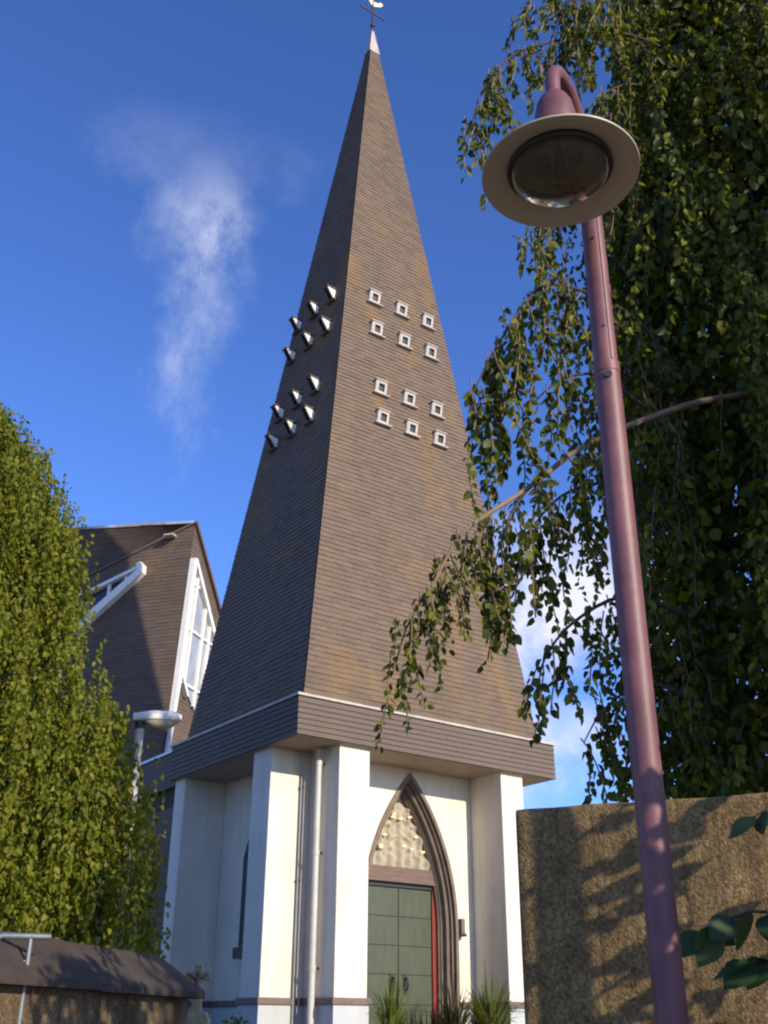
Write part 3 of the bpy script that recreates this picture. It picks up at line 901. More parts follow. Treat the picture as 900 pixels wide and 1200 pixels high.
# ------------------------------------------------------------------ RIGHT TREE (weeping, behind the concrete wall)
rs = np.random.default_rng(23)
TB = np.array([-0.35, -8.15, -1.1])
rtree = thing('weeping_tree', 'tall weeping tree hanging over the pebbled concrete wall behind the mauve lamp post', 'tree', tuple(TB))
tr = MB(); tr.tube([TB, TB+np.array([.05, .05, 2.5]), TB+np.array([-.12, .1, 5.5]), TB+np.array([.0, .0, 9]), TB+np.array([.1, 0, 12.5])], [.30, .22, .17, .11, .03], 12)
tr.build('trunk', M['bark'], rtree, smooth=True)
limbs = MB(); twigs = MB()
LP, LT, LN, LS = [], [], [], []
def hang(path, lo, hi, per, lmin, lmax, step=.05, size=.075, tw=True, zmin=None, drift=None):
    P = np.array(path)
    seg = np.linalg.norm(np.diff(P, axis=0), axis=1); cum = np.concatenate([[0], np.cumsum(seg)]); tot = cum[-1]
    n = max(1, int(tot*(hi-lo)*per))
    for i in range(n):
        u = (lo+(hi-lo)*(i+rs.random())/n)*tot
        k = min(len(seg)-1, max(0, np.searchsorted(cum, u)-1)); f = (u-cum[k])/max(seg[k], 1e-6)
        st = P[k]*(1-f)+P[k+1]*f
        st = st+rs.normal(0, .05, 3)
        Lh = rs.uniform(lmin, lmax)
        if zmin is not None: Lh = min(Lh, max(.15, st[2]-zmin))
        pts, a, b, c = strand_leaves(st, Lh, step, rs, drift=drift)
        LP.extend(a); LT.extend(b); LN.extend(c); LS.extend([size]*len(a))
        if tw: twigs.tube(pts[::2], [.006]*len(pts[::2]), 3, False)
def limb(pts, r0, r1, hangargs, m=4, keep=limbs):
    P = smooth_path(pts, m)
    keep.tube(P, list(np.linspace(r0, r1, len(P))), 7)
    if hangargs: hang(P, *hangargs[:-1], **hangargs[-1])
    return P
LA = [(-.5, -8.3, 4.9), (-1.4, -8.87, 4.73), (-1.67, -8.82, 4.56), (-2.07, -8.58, 4.43), (-2.66, -8.17, 4.1), (-3.1, -8.0, 3.69), (-3.47, -7.92, 3.38), (-3.64, -7.84, 3.19), (-3.8, -7.77, 2.84), (-3.92, -7.68, 2.59), (-3.99, -7.63, 2.28)]
la = MB()
PA = smooth_path(LA, 4); la.tube(PA, list(np.interp(np.linspace(0, 1, len(PA)), [0, .55, .75, 1], [.032, .016, .010, .004])), 8)
la.build('branch', M['twig'], rtree, smooth=True, label='long bare branch reaching left across the spire')
hang(PA, .60, .99, 17, .25, .62, step=.042, size=.058)
hang(PA, .70, .90, 6, .6, 1.0, step=.042, size=.056)
hang(PA, .30, .62, 9, .3, .75)
limb([(-3.1, -8.0, 3.69), (-3.26, -7.98, 3.46), (-3.33, -7.92, 3.21), (-3.38, -7.87, 2.97)], .012, .004, (.45, 1, 16, .3, .75, {}))
limb([(-.4, -8.2, 7.6), (-1.36, -8.56, 8.35), (-2.01, -8.34, 8.57), (-2.57, -8.12, 8.27), (-2.98, -7.98, 7.94), (-3.24, -7.86, 7.47), (-3.35, -7.83, 6.99)], .020, .004, (.35, 1, 17, .3, .9, {}))
limb([(-2.01, -8.34, 8.57), (-2.28, -8.31, 8.77), (-2.54, -8.15, 9.02), (-2.84, -7.98, 8.63)], .02, .004, (.1, 1, 14, .3, .8, {}))
limb([(-.4, -8.2, 4.6), (-1.73, -8.37, 4.94), (-2.09, -8.23, 5.43), (-2.64, -8.04, 5.59), (-2.88, -7.94, 5.46), (-3.14, -7.82, 4.98), (-3.34, -7.77, 4.55), (-3.39, -7.73, 4.34)], .020, .004, (.35, 1, 20, .4, 1.2, {}))
limb([(-.4, -8.2, 6.2), (-1.6, -8.3, 6.6), (-2.2, -8.15, 6.9), (-2.6, -8.0, 6.7), (-2.8, -7.9, 6.3)], .020, .004, (.4, 1, 14, .4, 1.1, {}))
limb([(-.4, -8.2, 8.6), (-1.4, -8.45, 9.2), (-1.9, -8.35, 9.3), (-2.3, -8.25, 9.0), (-2.5, -8.2, 8.5)], .020, .004, (.3, 1, 16, .4, 1.4, {}))
limb([(-.4, -8.2, 7.4), (-1.5, -8.45, 7.9), (-2.0, -8.35, 7.9), (-2.35, -8.2, 7.5)], .020, .004, (.3, 1, 16, .4, 1.4, {}))
limb([(-2.64, -8.04, 5.59), (-2.86, -7.96, 5.91), (-2.97, -7.84, 6.06)], .012, .004, (.2, 1, 9, .2, .5, {}))
limb([(-.4, -8.2, 3.6), (-1.81, -8.26, 3.77), (-2.18, -8.12, 3.96), (-2.61, -7.93, 3.84), (-2.86, -7.81, 3.57), (-2.94, -7.73, 3.32)], .022, .004, (.4, 1, 14, .4, 1.1, {}))
limb([(-.4, -8.2, 2.6), (-1.78, -8.13, 3.01), (-2.19, -7.95, 3.11), (-2.51, -7.74, 2.9), (-2.72, -7.67, 2.63), (-2.76, -7.63, 2.45)], .022, .004, (.4, 1, 12, .3, .7, {'zmin': 1.75}))
limb([(-.4, -8.2, 2.2), (-1.65, -8.15, 2.35), (-1.96, -7.91, 2.53), (-2.24, -7.74, 2.34), (-2.35, -7.62, 2.11)], .020, .004, (.35, 1, 14, .2, .6, {'zmin': 1.5}))
limb([(-.5, -8.2, 4.3), (-2.14, -8.32, 4.5), (-2.51, -8.19, 4.73), (-2.8, -8.02, 4.63), (-2.98, -7.83, 4.36)], .020, .004, (.4, 1, 12, .4, 1.0, {}))
# the rest of the crown: limbs arching out in all directions, drooping curtains of twigs
SCL = np.array([-.81, .59, 0])            # towards the tower side the crown stops short
for i in range(210):
    h = rs.uniform(1.4, 12.6)
    az = rs.uniform(0, 2*math.pi)
    d = np.array([math.cos(az), math.sin(az), 0])
    R = np.interp(h, [1, 3, 6, 9, 12.5], [2.2, 2.5, 2.6, 2.1, .7])*rs.uniform(.72, 1.0)
    side = max(0.0, float(d @ SCL))
    R *= 1-.36*side**1.5
    R *= 1-.50*max(0.0, d[0])
    p0 = TB+np.array([0, 0, h+1.0])
    p1 = p0+d*R*.35+np.array([0, 0, .55]); p2 = p0+d*R*.75+np.array([0, 0, .45]); p3 = p0+d*R+np.array([0, 0, -.35])
    P = bez(p0, p1, p2, p3, 9)
    limbs.tube(P[:8], list(np.linspace(.022, .004, 8)), 5)
    hang(P, .35, 1.0, 8.5, .6, 1.9, step=.055, zmin=1.55, tw=False)
# inner foliage round the trunk
n_ = 34000
zz_r = rs.uniform(1.7, 12.0, n_); az_r = rs.uniform(0, 2*math.pi, n_)
R_r = np.interp(zz_r, [1, 3, 6, 9, 12.5], [1.7, 1.9, 2.0, 1.6, .5])*rs.uniform(.2, 1.0, n_)**.5
dd = np.stack([np.cos(az_r), np.sin(az_r)], 1)
R_r *= 1-.40*np.clip(dd @ SCL[:2], 0, 1)**1.5
R_r *= 1-.45*np.clip(dd[:, 0], 0, 1)
Pq = np.stack([TB[0]+dd[:, 0]*R_r, TB[1]+dd[:, 1]*R_r, zz_r], 1)
LP.extend(list(Pq)); LT.extend(list(rs.normal(0, .6, (n_, 3))+[0, 0, -.7])); LN.extend(list(rs.normal(0, .8, (n_, 3))+[0, 0, .4])); LS.extend([.105]*n_)
limbs.build('limbs', M['bark'], rtree, smooth=True)
twigs.build('twigs', M['twig'], rtree, kind='stuff')
LP, LT, LN, LS = map(np.array, (LP, LT, LN, LS))
LS = LS*rs.uniform(.7, 1.25, len(LS))
WD = LS*rs.uniform(.62, .8, len(LS))
# nearest leaves that fall in view become parts of their own
rel = LP-CAM; zc = rel @ FW
u = 1250*(rel @ RT)/zc; v = 1250*(rel @ UP)/zc
inview = (zc > 0) & (np.abs(u) < 445) & (np.abs(v) < 595)
score = np.where(inview, LS/np.linalg.norm(rel, axis=1), -1)
# prefer the free-hanging outer strands, which read leaf by leaf
score = score*np.where(u < 190, 1.25, 1.0)
pick = np.argsort(-score)[:300]
mask = np.ones(len(LP), bool); mask[pick] = False
V, F = leaf_arrays(LP[mask], LT[mask], LN[mask], LS[mask], WD[mask])
np_mesh('foliage', V, F, M['leafR'], rtree, kind='stuff')
def leaf_parts(idx, P, T, Nn, L, Wd, m, parent):
    """separate leaf objects sharing one mesh"""
    prof = [(0, 0), (.10, .17), (.26, .32), (.45, .36), (.64, .30), (.82, .16), (1.0, 0)]
    Vv = []
    for y, w in prof:
        zc = -.16*y*y
        if w == 0: Vv.append((0, y, zc))
        else: Vv += [(-w, y, zc+.22*w-.05), (0, y, zc-.02), (w, y, zc+.22*w-.05)]
    Ff = [(0, 2, 1), (0, 3, 2)]
    for k in range(4):
        a = 1+3*k; Ff += [(a, a+1, a+4, a+3), (a+1, a+2, a+5, a+4)]
    Ff += [(13, 14, 16), (14, 15, 16)]
    me = bpy.data.meshes.new('leaf'); me.from_pydata(Vv, [], Ff); me.materials.append(m)
    me.polygons.foreach_set('use_smooth', [True]*len(me.polygons))
    o0 = origin(parent)
    for i in idx:
        t = Vector(T[i]).normalized(); n = Vector(Nn[i]); s = t.cross(n).normalized(); n = s.cross(t)
        o = bpy.data.objects.new('leaf', me); COL.objects.link(o); o.parent = parent
        sc = float(L[i])
        R3 = Matrix((( s.x*sc, t.x*sc, n.x*sc), (s.y*sc, t.y*sc, n.y*sc), (s.z*sc, t.z*sc, n.z*sc))).to_4x4()
        R3.translation = Vector(P[i])-o0
        o.matrix_local = R3
leaf_parts(pick, LP, LT, LN, LS, WD, M['leafR'], rtree)

# ------------------------------------------------------------------ LEFT TREE
rs = np.random.default_rng(5)
LB_ = np.array([-5.45, -1.85, -.5])
ltree = thing('weeping_tree', 'dense yellow green weeping tree above the low wall on the left', 'tree', tuple(LB_))
MB().tube([LB_, LB_+np.array([.05, 0, 2]), LB_+np.array([-.1, .1, 4.5]), LB_+np.array([.1, .05, 6.9])], [.20, .15, .09, .02], 10).build('trunk', M['bark'], ltree, smooth=True)
zs_ = [.5, 1.0, 1.75, 2.5, 2.95, 3.4, 4.4, 5.3, 6.0, 6.4, 6.7]
rad_ = [2.62, 2.59, 2.50, 2.40, 2.15, 1.90, 1.57, 1.33, .90, .46, .1]
lim = MB(); Ps, Ts, Ns = [], [], []
for i in range(1430):
    az = rs.uniform(0, 2*math.pi) if i < 1300 else math.atan2(-.59, .81)+rs.normal(0, .6)
    z = 1.0+5.6*rs.random()**1.25 if i > 160 else rs.uniform(4.6, 6.6)
    if i >= 1300: z = rs.uniform(1.1, 3.4)
    bumpy = 1+.07*math.sin(az*5+z*1.3)+.05*math.sin(az*11-z*2.7)
    R = np.interp(z, zs_, rad_)*bumpy*rs.uniform(.72, 1.03) if i < 1300 else np.interp(z, zs_, rad_)*rs.uniform(.86, 1.0)
    if i < 1300 and math.sin(az*6+z*.8)*math.sin(z*2.3+az*2) > .45: R *= .80
    d = np.array([math.cos(az), math.sin(az), 0])
    p3 = LB_*[1, 1, 0]+d*R+np.array([0, 0, z])
    p0 = LB_*[1, 1, 0]+np.array([0, 0, max(.8, z-.5)])
    P = bez(p0, p0+d*R*.4+np.array([0, 0, .6]), p3-d*R*.2+np.array([0, 0, .25]), p3, 6)
    if i % 3 == 0: lim.tube(P[:5], list(np.linspace(.016, .005, 5)), 4)
    for k in range(3):
        q = P[rs.integers(3, 6)]+rs.normal(0, .08, 3)
        Lh = rs.uniform(.5, 1.5); 
        out = d[:2]*rs.uniform(.0, .05)
        pts, a, b, c = strand_leaves(q, min(Lh, max(.2, q[2]-.3)), .042, rs, drift=out)
        Ps += a; Ts += b; Ns += c
lim.build('limbs', M['bark'], ltree)
Ps, Ts, Ns = map(np.array, (Ps, Ts, Ns))
Ps = Ps+0.0
keep = np.hypot(Ps[:, 0]-LB_[0], Ps[:, 1]-LB_[1]) < np.interp(Ps[:, 2], zs_, rad_)*1.02+rs.uniform(-.10, .04, len(Ps))
Ps, Ts, Ns = Ps[keep], Ts[keep], Ns[keep]
sz = rs.uniform(.032, .070, len(Ps))
V, F = leaf_arrays(Ps, Ts, Ns, sz, sz*.75)
np_mesh('foliage', V, F, M['leafL'], ltree, kind='stuff')

# ------------------------------------------------------------------ CONCRETE WALL on the right
W0 = Vector((-4.091, -8.766, 0)); wd = Vector((.5025, -.8646, 0)); wn_ = Vector((-.8646, -.5025, 0))
cwall = thing('concrete_wall', 'tall pebbled brown concrete boundary wall behind the mauve lamp post', 'wall', (W0.x, W0.y, -1.25))
WL, WT = 7.5, .26
nxs, nzs = 150, 40
zt_ = 1.30
bw = [0]; 
rw = random.Random(4)
while bw[-1] < WL: bw.append(bw[-1]+rw.uniform(.16, .30))
bo = [rw.uniform(-.0012, .0012) for _ in bw]
wv = []; wf = []
def board(s):
    for i in range(len(bw)-1):
        if s < bw[i+1]:
            e = min(s-bw[i], bw[i+1]-s)
            return bo[i]-(0.0015 if e < .010 else 0)
    return 0
ss = sorted(set([i*WL/nxs for i in range(nxs+1)]+[b+k for b in bw for k in (-.013, -.008, 0, .008, .013) if 0 < b+k < WL]))
zz_ = [-1.35, -.6, 0, .3, .6, .9, 1.1, 1.2, 1.255, 1.28, 1.295, 1.30]
for z in zz_:
    rnd = 0 if z < 1.27 else (z-1.27)**2*14
    for s in ss:
        e = 0 if s > .025 else (.025-s)**2*14
        p = W0+wd*s+wn_*(board(s)-rnd-e)+Vector((0, 0, z+(.003*math.sin(s*5)+.002*math.sin(s*17+1) if z > 1.2 else 0)))
        wv.append(tuple(p))
m_ = len(ss)
for j in range(len(zz_)-1):
    for i in range(m_-1):
        a = j*m_+i; wf.append((a, a+1, a+m_+1, a+m_))
fr_ = np_mesh('wall_face', wv, wf, M['conc'], cwall)
bk_ = MB()
top = [Vector(wv[(len(zz_)-1)*m_+i]) for i in range(m_)]
for i in range(m_-1):
    a, b = top[i], top[i+1]
    a2 = a-wn_*WT; b2 = b-wn_*WT
    bk_.poly(a, b, b2, a2)
    bk_.poly(Vector((a2.x, a2.y, -1.35)), a2, b2, Vector((b2.x, b2.y, -1.35)))
for j in range(len(zz_)-1):
    a, b = Vector(wv[j*m_]), Vector(wv[(j+1)*m_]); bk_.poly(a, b, b-wn_*WT, a-wn_*WT)
bk_.build('wall_back', M['conc'], cwall)

# ------------------------------------------------------------------ MAUVE STREET LAMP
PX, PY = -5.219, -10.562
lamp = thing('street_lamp', 'mauve lamp post with a wide cream dish and round glass hanging from its crook', 'street lamp', (PX, PY, -1.26))
pole = MB(); pole.tube([(PX, PY, -1.26), (PX, PY, 0.2), (PX, PY, 2.45)], [.0445, .0450, .0455], 24)
pole.build('pole', M['mauve'], lamp, smooth=True)
up_ = MB(); up_.tube([(PX, PY, 2.45), (PX, PY, 3.2)], [.0425, .0410], 24); up_.tube([(PX, PY, 2.435), (PX, PY, 2.475)], [.0475, .0475], 24)
up_.build('upper_pole', M['mauve'], lamp, smooth=True)
cd_ = Vector((-.40, -.92, 0)).normalized()   # the crook bends over towards the viewer
DC = Vector((PX, PY, 0))+Vector((-.115, .02, 0))
DC = Vector((-5.546, -10.717, 3.075))
dv = (DC-Vector((PX, PY, 0))); dv.z = 0; dlen = dv.length; dvn = dv.normalized()
ZA = 3.50
arc = [Vector((PX, PY, 3.19))]+[Vector((PX, PY, ZA))+dvn*(dlen/2*(1-math.cos(a)))+Vector((0, 0, dlen/2*math.sin(a)*.95)) for a in np.linspace(0, math.pi, 15)]+[Vector((DC.x, DC.y, 3.40))]
MB().tube(arc, .0285, 18).build('crook', M['mauve'], lamp, smooth=True)
hd = MB().lathe([(.0, .385), (.030, .385), (.034, .375), (.052, .355), (.066, .325), (.074, .28), (.078, .22), (.079, .200), (.072, .196), (.070, .17)], DC, 32).build('bell', M['mauve'], lamp, smooth=True)
MB().lathe([(.070, .172), (.078, .168), (.12, .115), (.20, .045), (.272, .004), (.278, -.002), (.277, -.008), (.270, -.006), (.245, .006), (.183, .026)], DC, 64).build('dish', M['dish'], lamp, smooth=True)
MB().lathe([(.183, .026), (.186, .012), (.180, .004), (.172, .006), (.170, .03)], DC, 48).build('rim_seal', M['black'], lamp, smooth=True)
def lamp_glass():
    m, nt, b = newmat('lamp_bowl_glass'); h = N(nt)
    b.inputs['Base Color'].default_value = (.50, .43, .34, 1)
    b.inputs['Transmission Weight'].default_value = .86
    b.inputs['Roughness'].default_value = .09
    b.inputs['IOR'].default_value = 1.12
    h.l(h.bump(h.noise(h.coord('Object'), 14, 3), .3, .01), b.inputs['Normal'])
    return m
M['bowl'] = lamp_glass()
M['reflector'] = simple('dull_reflector', (.62, .54, .43), .4, .3, 10, .2, metal=.2)
M['bulb'] = simple('frosted_bulb', (.65, .58, .48), .35, .1)
gl = MB().lathe([(.172, .010), (.169, -.010), (.155, -.026), (.122, -.042), (.078, -.053), (.035, -.058), (0.001, -.059)], DC, 40).build('bowl', M['bowl'], lamp, smooth=True)
rf = MB().lathe([(.168, .022), (.14, .085), (.09, .135), (.04, .155), (0.001, .158)], DC, 32).build('reflector', M['reflector'], lamp, smooth=True)
pv = Vector((-dvn.y, dvn.x, 0))
for sx in (-1, 1):
    c = DC+pv*(sx*.062)
    MB().tube([c+Vector((0, 0, .10)), c+Vector((0, 0, .01))], [.030, .030], 4).build('gear_box', M['black'], rf)
    MB().tube([c-pv*.035+dvn*.04+Vector((0, 0, .03)), c+pv*.035+dvn*.045+Vector((0, 0, .03))], .010, 8).build('bracket', M['bulb'], rf)
bb = MB().lathe([(0.001, -.040), (.016, -.036), (.026, -.02), (.027, .0), (.020, .05), (.018, .12)], DC, 18)
bb.build('lamp_bulb', M['bulb'], rf, smooth=True)
MB().tube([DC-dvn*.09-pv*.05+Vector((0, 0, .01)), DC-dvn*.10+Vector((0, 0, -.02)), DC-dvn*.09+pv*.05+Vector((0, 0, .01))], .009, 8).build('spring_clip', M['bulb'], rf)
# joint, screws and hole of the pole
MB().tube([(PX-.031, PY-.030, 2.41), (PX-.037, PY-.036, 2.41)], [.014, .014], 12).build('screw_hole', M['black'], lamp)
for z, a in ((3.02, -2.5), (2.62, -2.3), (2.47, -.6)):
    x, y = math.cos(a), math.sin(a)
    MB().tube([(PX+x*.038, PY+y*.038, z), (PX+x*.0445, PY+y*.0445, z)], .006, 8).build('screw', M['black'], lamp)
# strip seam running up the upper section
MB().box(-.004, .004, -.002, .004, 0, .72).v
sm_ = MB(); a_ = math.radians(-105)
sm_.beam((PX+math.cos(a_)*.0425, PY+math.sin(a_)*.0425, 2.48), (PX+math.cos(a_)*.0412, PY+math.sin(a_)*.0412, 3.18), .010, .006, (math.cos(a_), math.sin(a_), 0))
sm_.build('seam', M['mauve'], lamp)
MB().lathe([(.13, 0), (.13, .025), (.07, .05), (.062, .10)], (PX, PY, -1.27), 24).build('base_flange', M['mauve'], lamp)

# ------------------------------------------------------------------ PALE STREET LAMP on the left
L2 = Vector((-3.52, -2.76, -.6))
lamp2 = thing('street_lamp', 'thin pale lamp post with a flat white head rising through the left tree', 'street lamp', tuple(L2))
MB().tube([(L2.x, L2.y, -.6), (L2.x, L2.y, 1.2), (L2.x, L2.y, 3.02)], [.055, .048, .042], 16).build('pole', M['palepole'], lamp2, smooth=True)
hdx = Vector((.72, -.42, .03)).normalized(); hdy = Vector((.42, .72, 0)).normalized(); hz_ = Vector((0, 0, 1))
secs = [(-.07, .055, .05, .055), (.0, .085, .055, .065), (.12, .115, .07, .075), (.26, .12, .085, .07), (.36, .105, .075, .055), (.405, .06, .03, .03)]
hv = []; n_ = 20
O2 = Vector((L2.x, L2.y, 3.10))
for s, hw, dn, upz in secs:
    for k in range(n_):
        a = 2*math.pi*k/n_; c_, s_ = math.cos(a), math.sin(a)
        sq = lambda q: math.copysign(abs(q)**.6, q)
        hv.append(O2+hdx*s+hdy*(hw*sq(c_))+hz_*((upz if s_ > 0 else dn*.55)*sq(s_)))
hf = [(i*n_+k, i*n_+(k+1) % n_, (i+1)*n_+(k+1) % n_, (i+1)*n_+k) for i in range(len(secs)-1) for k in range(n_)]
hf += [tuple(range(n_))[::-1], tuple(range((len(secs)-1)*n_, len(secs)*n_))]
MB().add(hv, hf).build('lamp_head', M['wframe'], lamp2, smooth=True)
lv = []
for s, hw, dn in ((.05, .07, .03), (.12, .095, .085), (.26, .10, .105), (.34, .07, .045)):
    for k in range(12):
        a = math.pi+math.pi*k/11
        lv.append(O2+hdx*s+hdy*(hw*math.cos(a))+hz_*(-.02+dn*math.sin(a)))
lf = [(i*12+k, i*12+k+1, (i+1)*12+k+1, (i+1)*12+k) for i in range(3) for k in range(11)]
MB().add(lv, lf).build('lens', M['dish'], lamp2, smooth=True)
MB().tube([(L2.x, L2.y, 3.0), (L2.x, L2.y, 3.08)], .052, 14).build('collar', M['black'], lamp2)

# ------------------------------------------------------------------ LOW WALL WITH PITCHED COPING, left
ra = Vector((-5.433, -5.393, .88)); rb = Vector((-3.58, -3.782, .88))
wd2 = (rb-ra).normalized(); wnr = Vector((wd2.y, -wd2.x, 0))      # towards the viewer
ra = ra-wd2*3.2
ln = (rb-ra).length
lw = thing('low_wall', 'stained low wall under a dark pitched stone coping at the left', 'wall', (ra.x+wd2.x*ln/2, ra.y+wd2.y*ln/2, -.7))
zeave = .605
def lwp(s, o, z): return Vector((ra.x, ra.y, 0))+wd2*s+wnr*o+Vector((0, 0, z))
mb = MB()
npn = 22
for i in range(npn):
    s0, s1 = ln*i/npn, ln*(i+1)/npn
b_ = [lwp(-.0, .26, -1.3), lwp(ln+.18, .26, -1.3), lwp(ln+.18, -.26, -1.3), lwp(0, -.26, -1.3)]
t_ = [lwp(-.0, .24, .57), lwp(ln+.18, .24, .57), lwp(ln+.18, -.24, .57), lwp(0, -.24, .57)]
mb.hexa(b_, t_); mb.build('wall_body', M['lowwall'], lw, bev=.015)
nsl = 7; slab = ln/nsl
rwl = random.Random(3)
for i in range(nsl):
    s0, s1 = i*slab+.004, (i+1)*slab-.004
    last = (i == nsl-1)
    j = rwl.uniform(-.006, .006)
    e1 = s1+.28 if last else s1
    for sg, nm in ((1, 'coping_slab'), (-1, 'coping_slab')):
        mb = MB()
        lo0, lo1 = lwp(s0, sg*.335, zeave+j), lwp(e1, sg*.335, zeave+j)
        hi1, hi0 = lwp(s1, 0, .88+j), lwp(s0, 0, .88+j)
        dz = Vector((0, 0, -.055))
        if sg > 0: mb.hexa([lo0+dz, lo1+dz, hi1+dz, hi0+dz], [lo0, lo1, hi1, hi0])
        else: mb.hexa([hi0+dz, hi1+dz, lo1+dz, lo0+dz], [hi0, hi1, lo1, lo0])
        mb.build(nm, M['coping'], lw, bev=.008)
    if last:
        mb = MB(); A, B, C_ = lwp(e1, .335, zeave+j), lwp(e1, -.335, zeave+j), lwp(s1, 0, .88+j)
        mb.prism([A, B, C_], (0, 0, -.055)); mb.build('hip_slab', M['coping'], lw)
# ------------------------------------------------------------------ PIPE RAILING in front of it
rl0 = Vector((-5.25, -5.63, 0))
rail = thing('pipe_railing', 'short grey pipe railing in front of the dark coping at the left edge', 'railing', (rl0.x, rl0.y, -.8))
rdx = (Vector((-5.19, -5.64, 0))-Vector((-5.48, -5.54, 0))).normalized()
e1 = Vector((-5.185, -5.64, .838)); e0 = e1-rdx*.29; e_1 = e0-rdx*.10+Vector((0, 0, -.04)); e_2 = e_1-rdx*.8+Vector((0, 0, -.45))
MB().tube([e_2, e_1, e0, e0.lerp(e1, .5), e1], .020, 10).build('handrail', M['galv'], rail, smooth=True)
MB().tube([e1.lerp(e0, .42)+Vector((0, 0, -.01)), e1.lerp(e0, .42)+Vector((0, 0, -1.7))], .015, 10).build('post', M['galv'], rail, smooth=True)
MB().tube([e0-rdx*.7+Vector((0, 0, -.42)), e0-rdx*.7+Vector((0, 0, -1.7))], .015, 10).build('post', M['galv'], rail, smooth=True)
MB().tube([e1.lerp(e0, .42)+Vector((0, 0, -.14)), e0-rdx*.7+Vector((0, 0, -.40))], .010, 8).build('mid_rail', M['galv'], rail, smooth=True)

# ------------------------------------------------------------------ STONE WAYSIDE CROSS
XC = Vector((-2.28, -2.01, 0)); xa = Vector((.82, -.57, 0)).normalized(); xb = Vector((.57, .82, 0)).normalized()
cross = thing('stone_cross', 'small weathered sandstone cross on a tapering pedestal beside the tower', 'cross', (XC.x, XC.y, ground_z(XC.x, XC.y)))
def xp(a, b, z): return XC+xa*a+xb*b+Vector((0, 0, z))
def xbox(a0, a1, b0, b1, z0, z1, tp=1.0):
    am, bm = (a0+a1)/2, (b0+b1)/2
    q = lambda a, b, z, k: xp(am+(a-am)*k, bm+(b-bm)*k, z)
    return [q(a0, b0, z0, 1), q(a1, b0, z0, 1), q(a1, b1, z0, 1), q(a0, b1, z0, 1)], [q(a0, b0, z1, tp), q(a1, b0, z1, tp), q(a1, b1, z1, tp), q(a0, b1, z1, tp)]
MB().hexa(*xbox(-.19, .19, -.16, .16, -.6, .42, .72)).hexa(*xbox(-.13, .13, -.11, .11, .42, .47, .75)).build('pedestal', M['sand'], cross, bev=.012)
ch = MB().hexa(*xbox(-.055, .055, -.045, .045, .46, .68, .8)).hexa(*xbox(-.044, .044, -.036, .036, .68, .905, .9))
ch.hexa(*xbox(-.125, -.040, -.034, .034, .755, .835)).hexa(*xbox(.040, .125, -.034, .034, .755, .835))
ch.build('shaft', M['sand'], cross, bev=.012)
cp = MB().tube([xp(0, -.05, .60), xp(0, -.062, .70), xp(0, -.06, .78)], [.012, .022, .018], 8)
cp.tube([xp(-.095, -.045, .815), xp(-.03, -.058, .775), xp(.03, -.058, .775), xp(.095, -.045, .815)], .009, 6)
cp.lathe([(0.001, -.02), (.016, -.01), (.018, .005), (.012, .02), (0.001, .024)], xp(.004, -.062, .815), 10)
cp.build('corpus_relief', M['band'], cross, smooth=True)

# ------------------------------------------------------------------ POTTED PLANTS by the door
def potted(name, label, cat, x, y, h, n, spread, width, m, pot, seed, droop=1.0, group=None):
    rs = np.random.default_rng(seed)
    root = thing(name, label, cat, (x, y, ZG+.015), group)
    z0 = ZG+.016
    pm = MB().lathe([(.001, 0), (pot*.68, 0), (pot*.72, .02), (pot*.95, pot*1.5), (pot*1.03, pot*1.5), (pot*1.03, pot*1.68), (pot*.93, pot*1.68), (pot*.9, pot*1.55), (.001, pot*1.55)], (x, y, z0), 24)
    pm.build('pot', M['terra'], root, smooth=True)
    zb = z0+pot*1.55
    for i in range(n):
        az = rs.uniform(0, 2*math.pi); L = h*rs.uniform(.6, 1.0); tilt = rs.uniform(.1, 1.0)
        d = np.array([math.cos(az), math.sin(az), 0]); side = np.array([-d[1], d[0], 0])
        p = np.array([x, y, zb])+d*rs.uniform(0, pot*.5); mb = MB(); ns = 7
        ring = []
        for k in range(ns+1):
            f = k/ns
            q = p+d*spread*tilt*L*(f+.55*f*f)+np.array([0, 0, L*(f*(1-.10*tilt)-droop*tilt*.62*f**2.6)])
            w = width*(1-f)**.7*(.55+.45*math.sin(min(1, f*3)*math.pi/2))
            ring += [q-side*w/2+np.array([0, 0, w*.15]), q, q+side*w/2+np.array([0, 0, w*.15])]
        fs = []
        for k in range(ns):
            a = k*3; fs += [(a, a+1, a+4, a+3), (a+1, a+2, a+5, a+4)]
        mb.add(ring, fs); mb.build('blade', m, root)
    return root
potted('ornamental_grass', 'yellow green grassy plant in a pot at the left side of the green door', 'potted plant', 1.70, .06, 1.25, 95, .30, .042, M['leafP'], .19, 2, 1.0)
potted('spiky_plant', 'spiky green yucca like plant in a pot at the right of the door', 'potted plant', 3.42, .02, 1.25, 120, .52, .055, M['leafP'], .21, 3, 1.0)
potted('dry_plant', 'dark brownish withered plant between the door and the spiky plant', 'potted plant', 2.98, .30, 1.2, 70, .42, .042, M['leafD'], .17, 9, .9)
# small bush in the shade beside the cross
rs = np.random.default_rng(8)
bu = thing('small_bush', 'small green bush in the shade at the foot of the tower beside the cross', 'bush', (-1.45, -1.35, ground_z(-1.45, -1.35)))
MB().tube([(-1.45, -1.35, -.3), (-1.45, -1.35, .3)], [.03, .012], 6).build('stem', M['bark'], bu)
n_ = 500
P = rs.normal(0, 1, (n_, 3)); P /= np.linalg.norm(P, axis=1, keepdims=True); P = P*rs.uniform(.3, 1, (n_, 1))*[.22, .22, .42]+[-1.45, -1.35, .05]
V, F = leaf_arrays(P, rs.normal(0, 1, (n_, 3))+[0, 0, .2], rs.normal(0, 1, (n_, 3)), rs.uniform(.05, .09, n_), rs.uniform(.03, .05, n_))
np_mesh('foliage', V, F, M['leafP'], bu, kind='stuff')

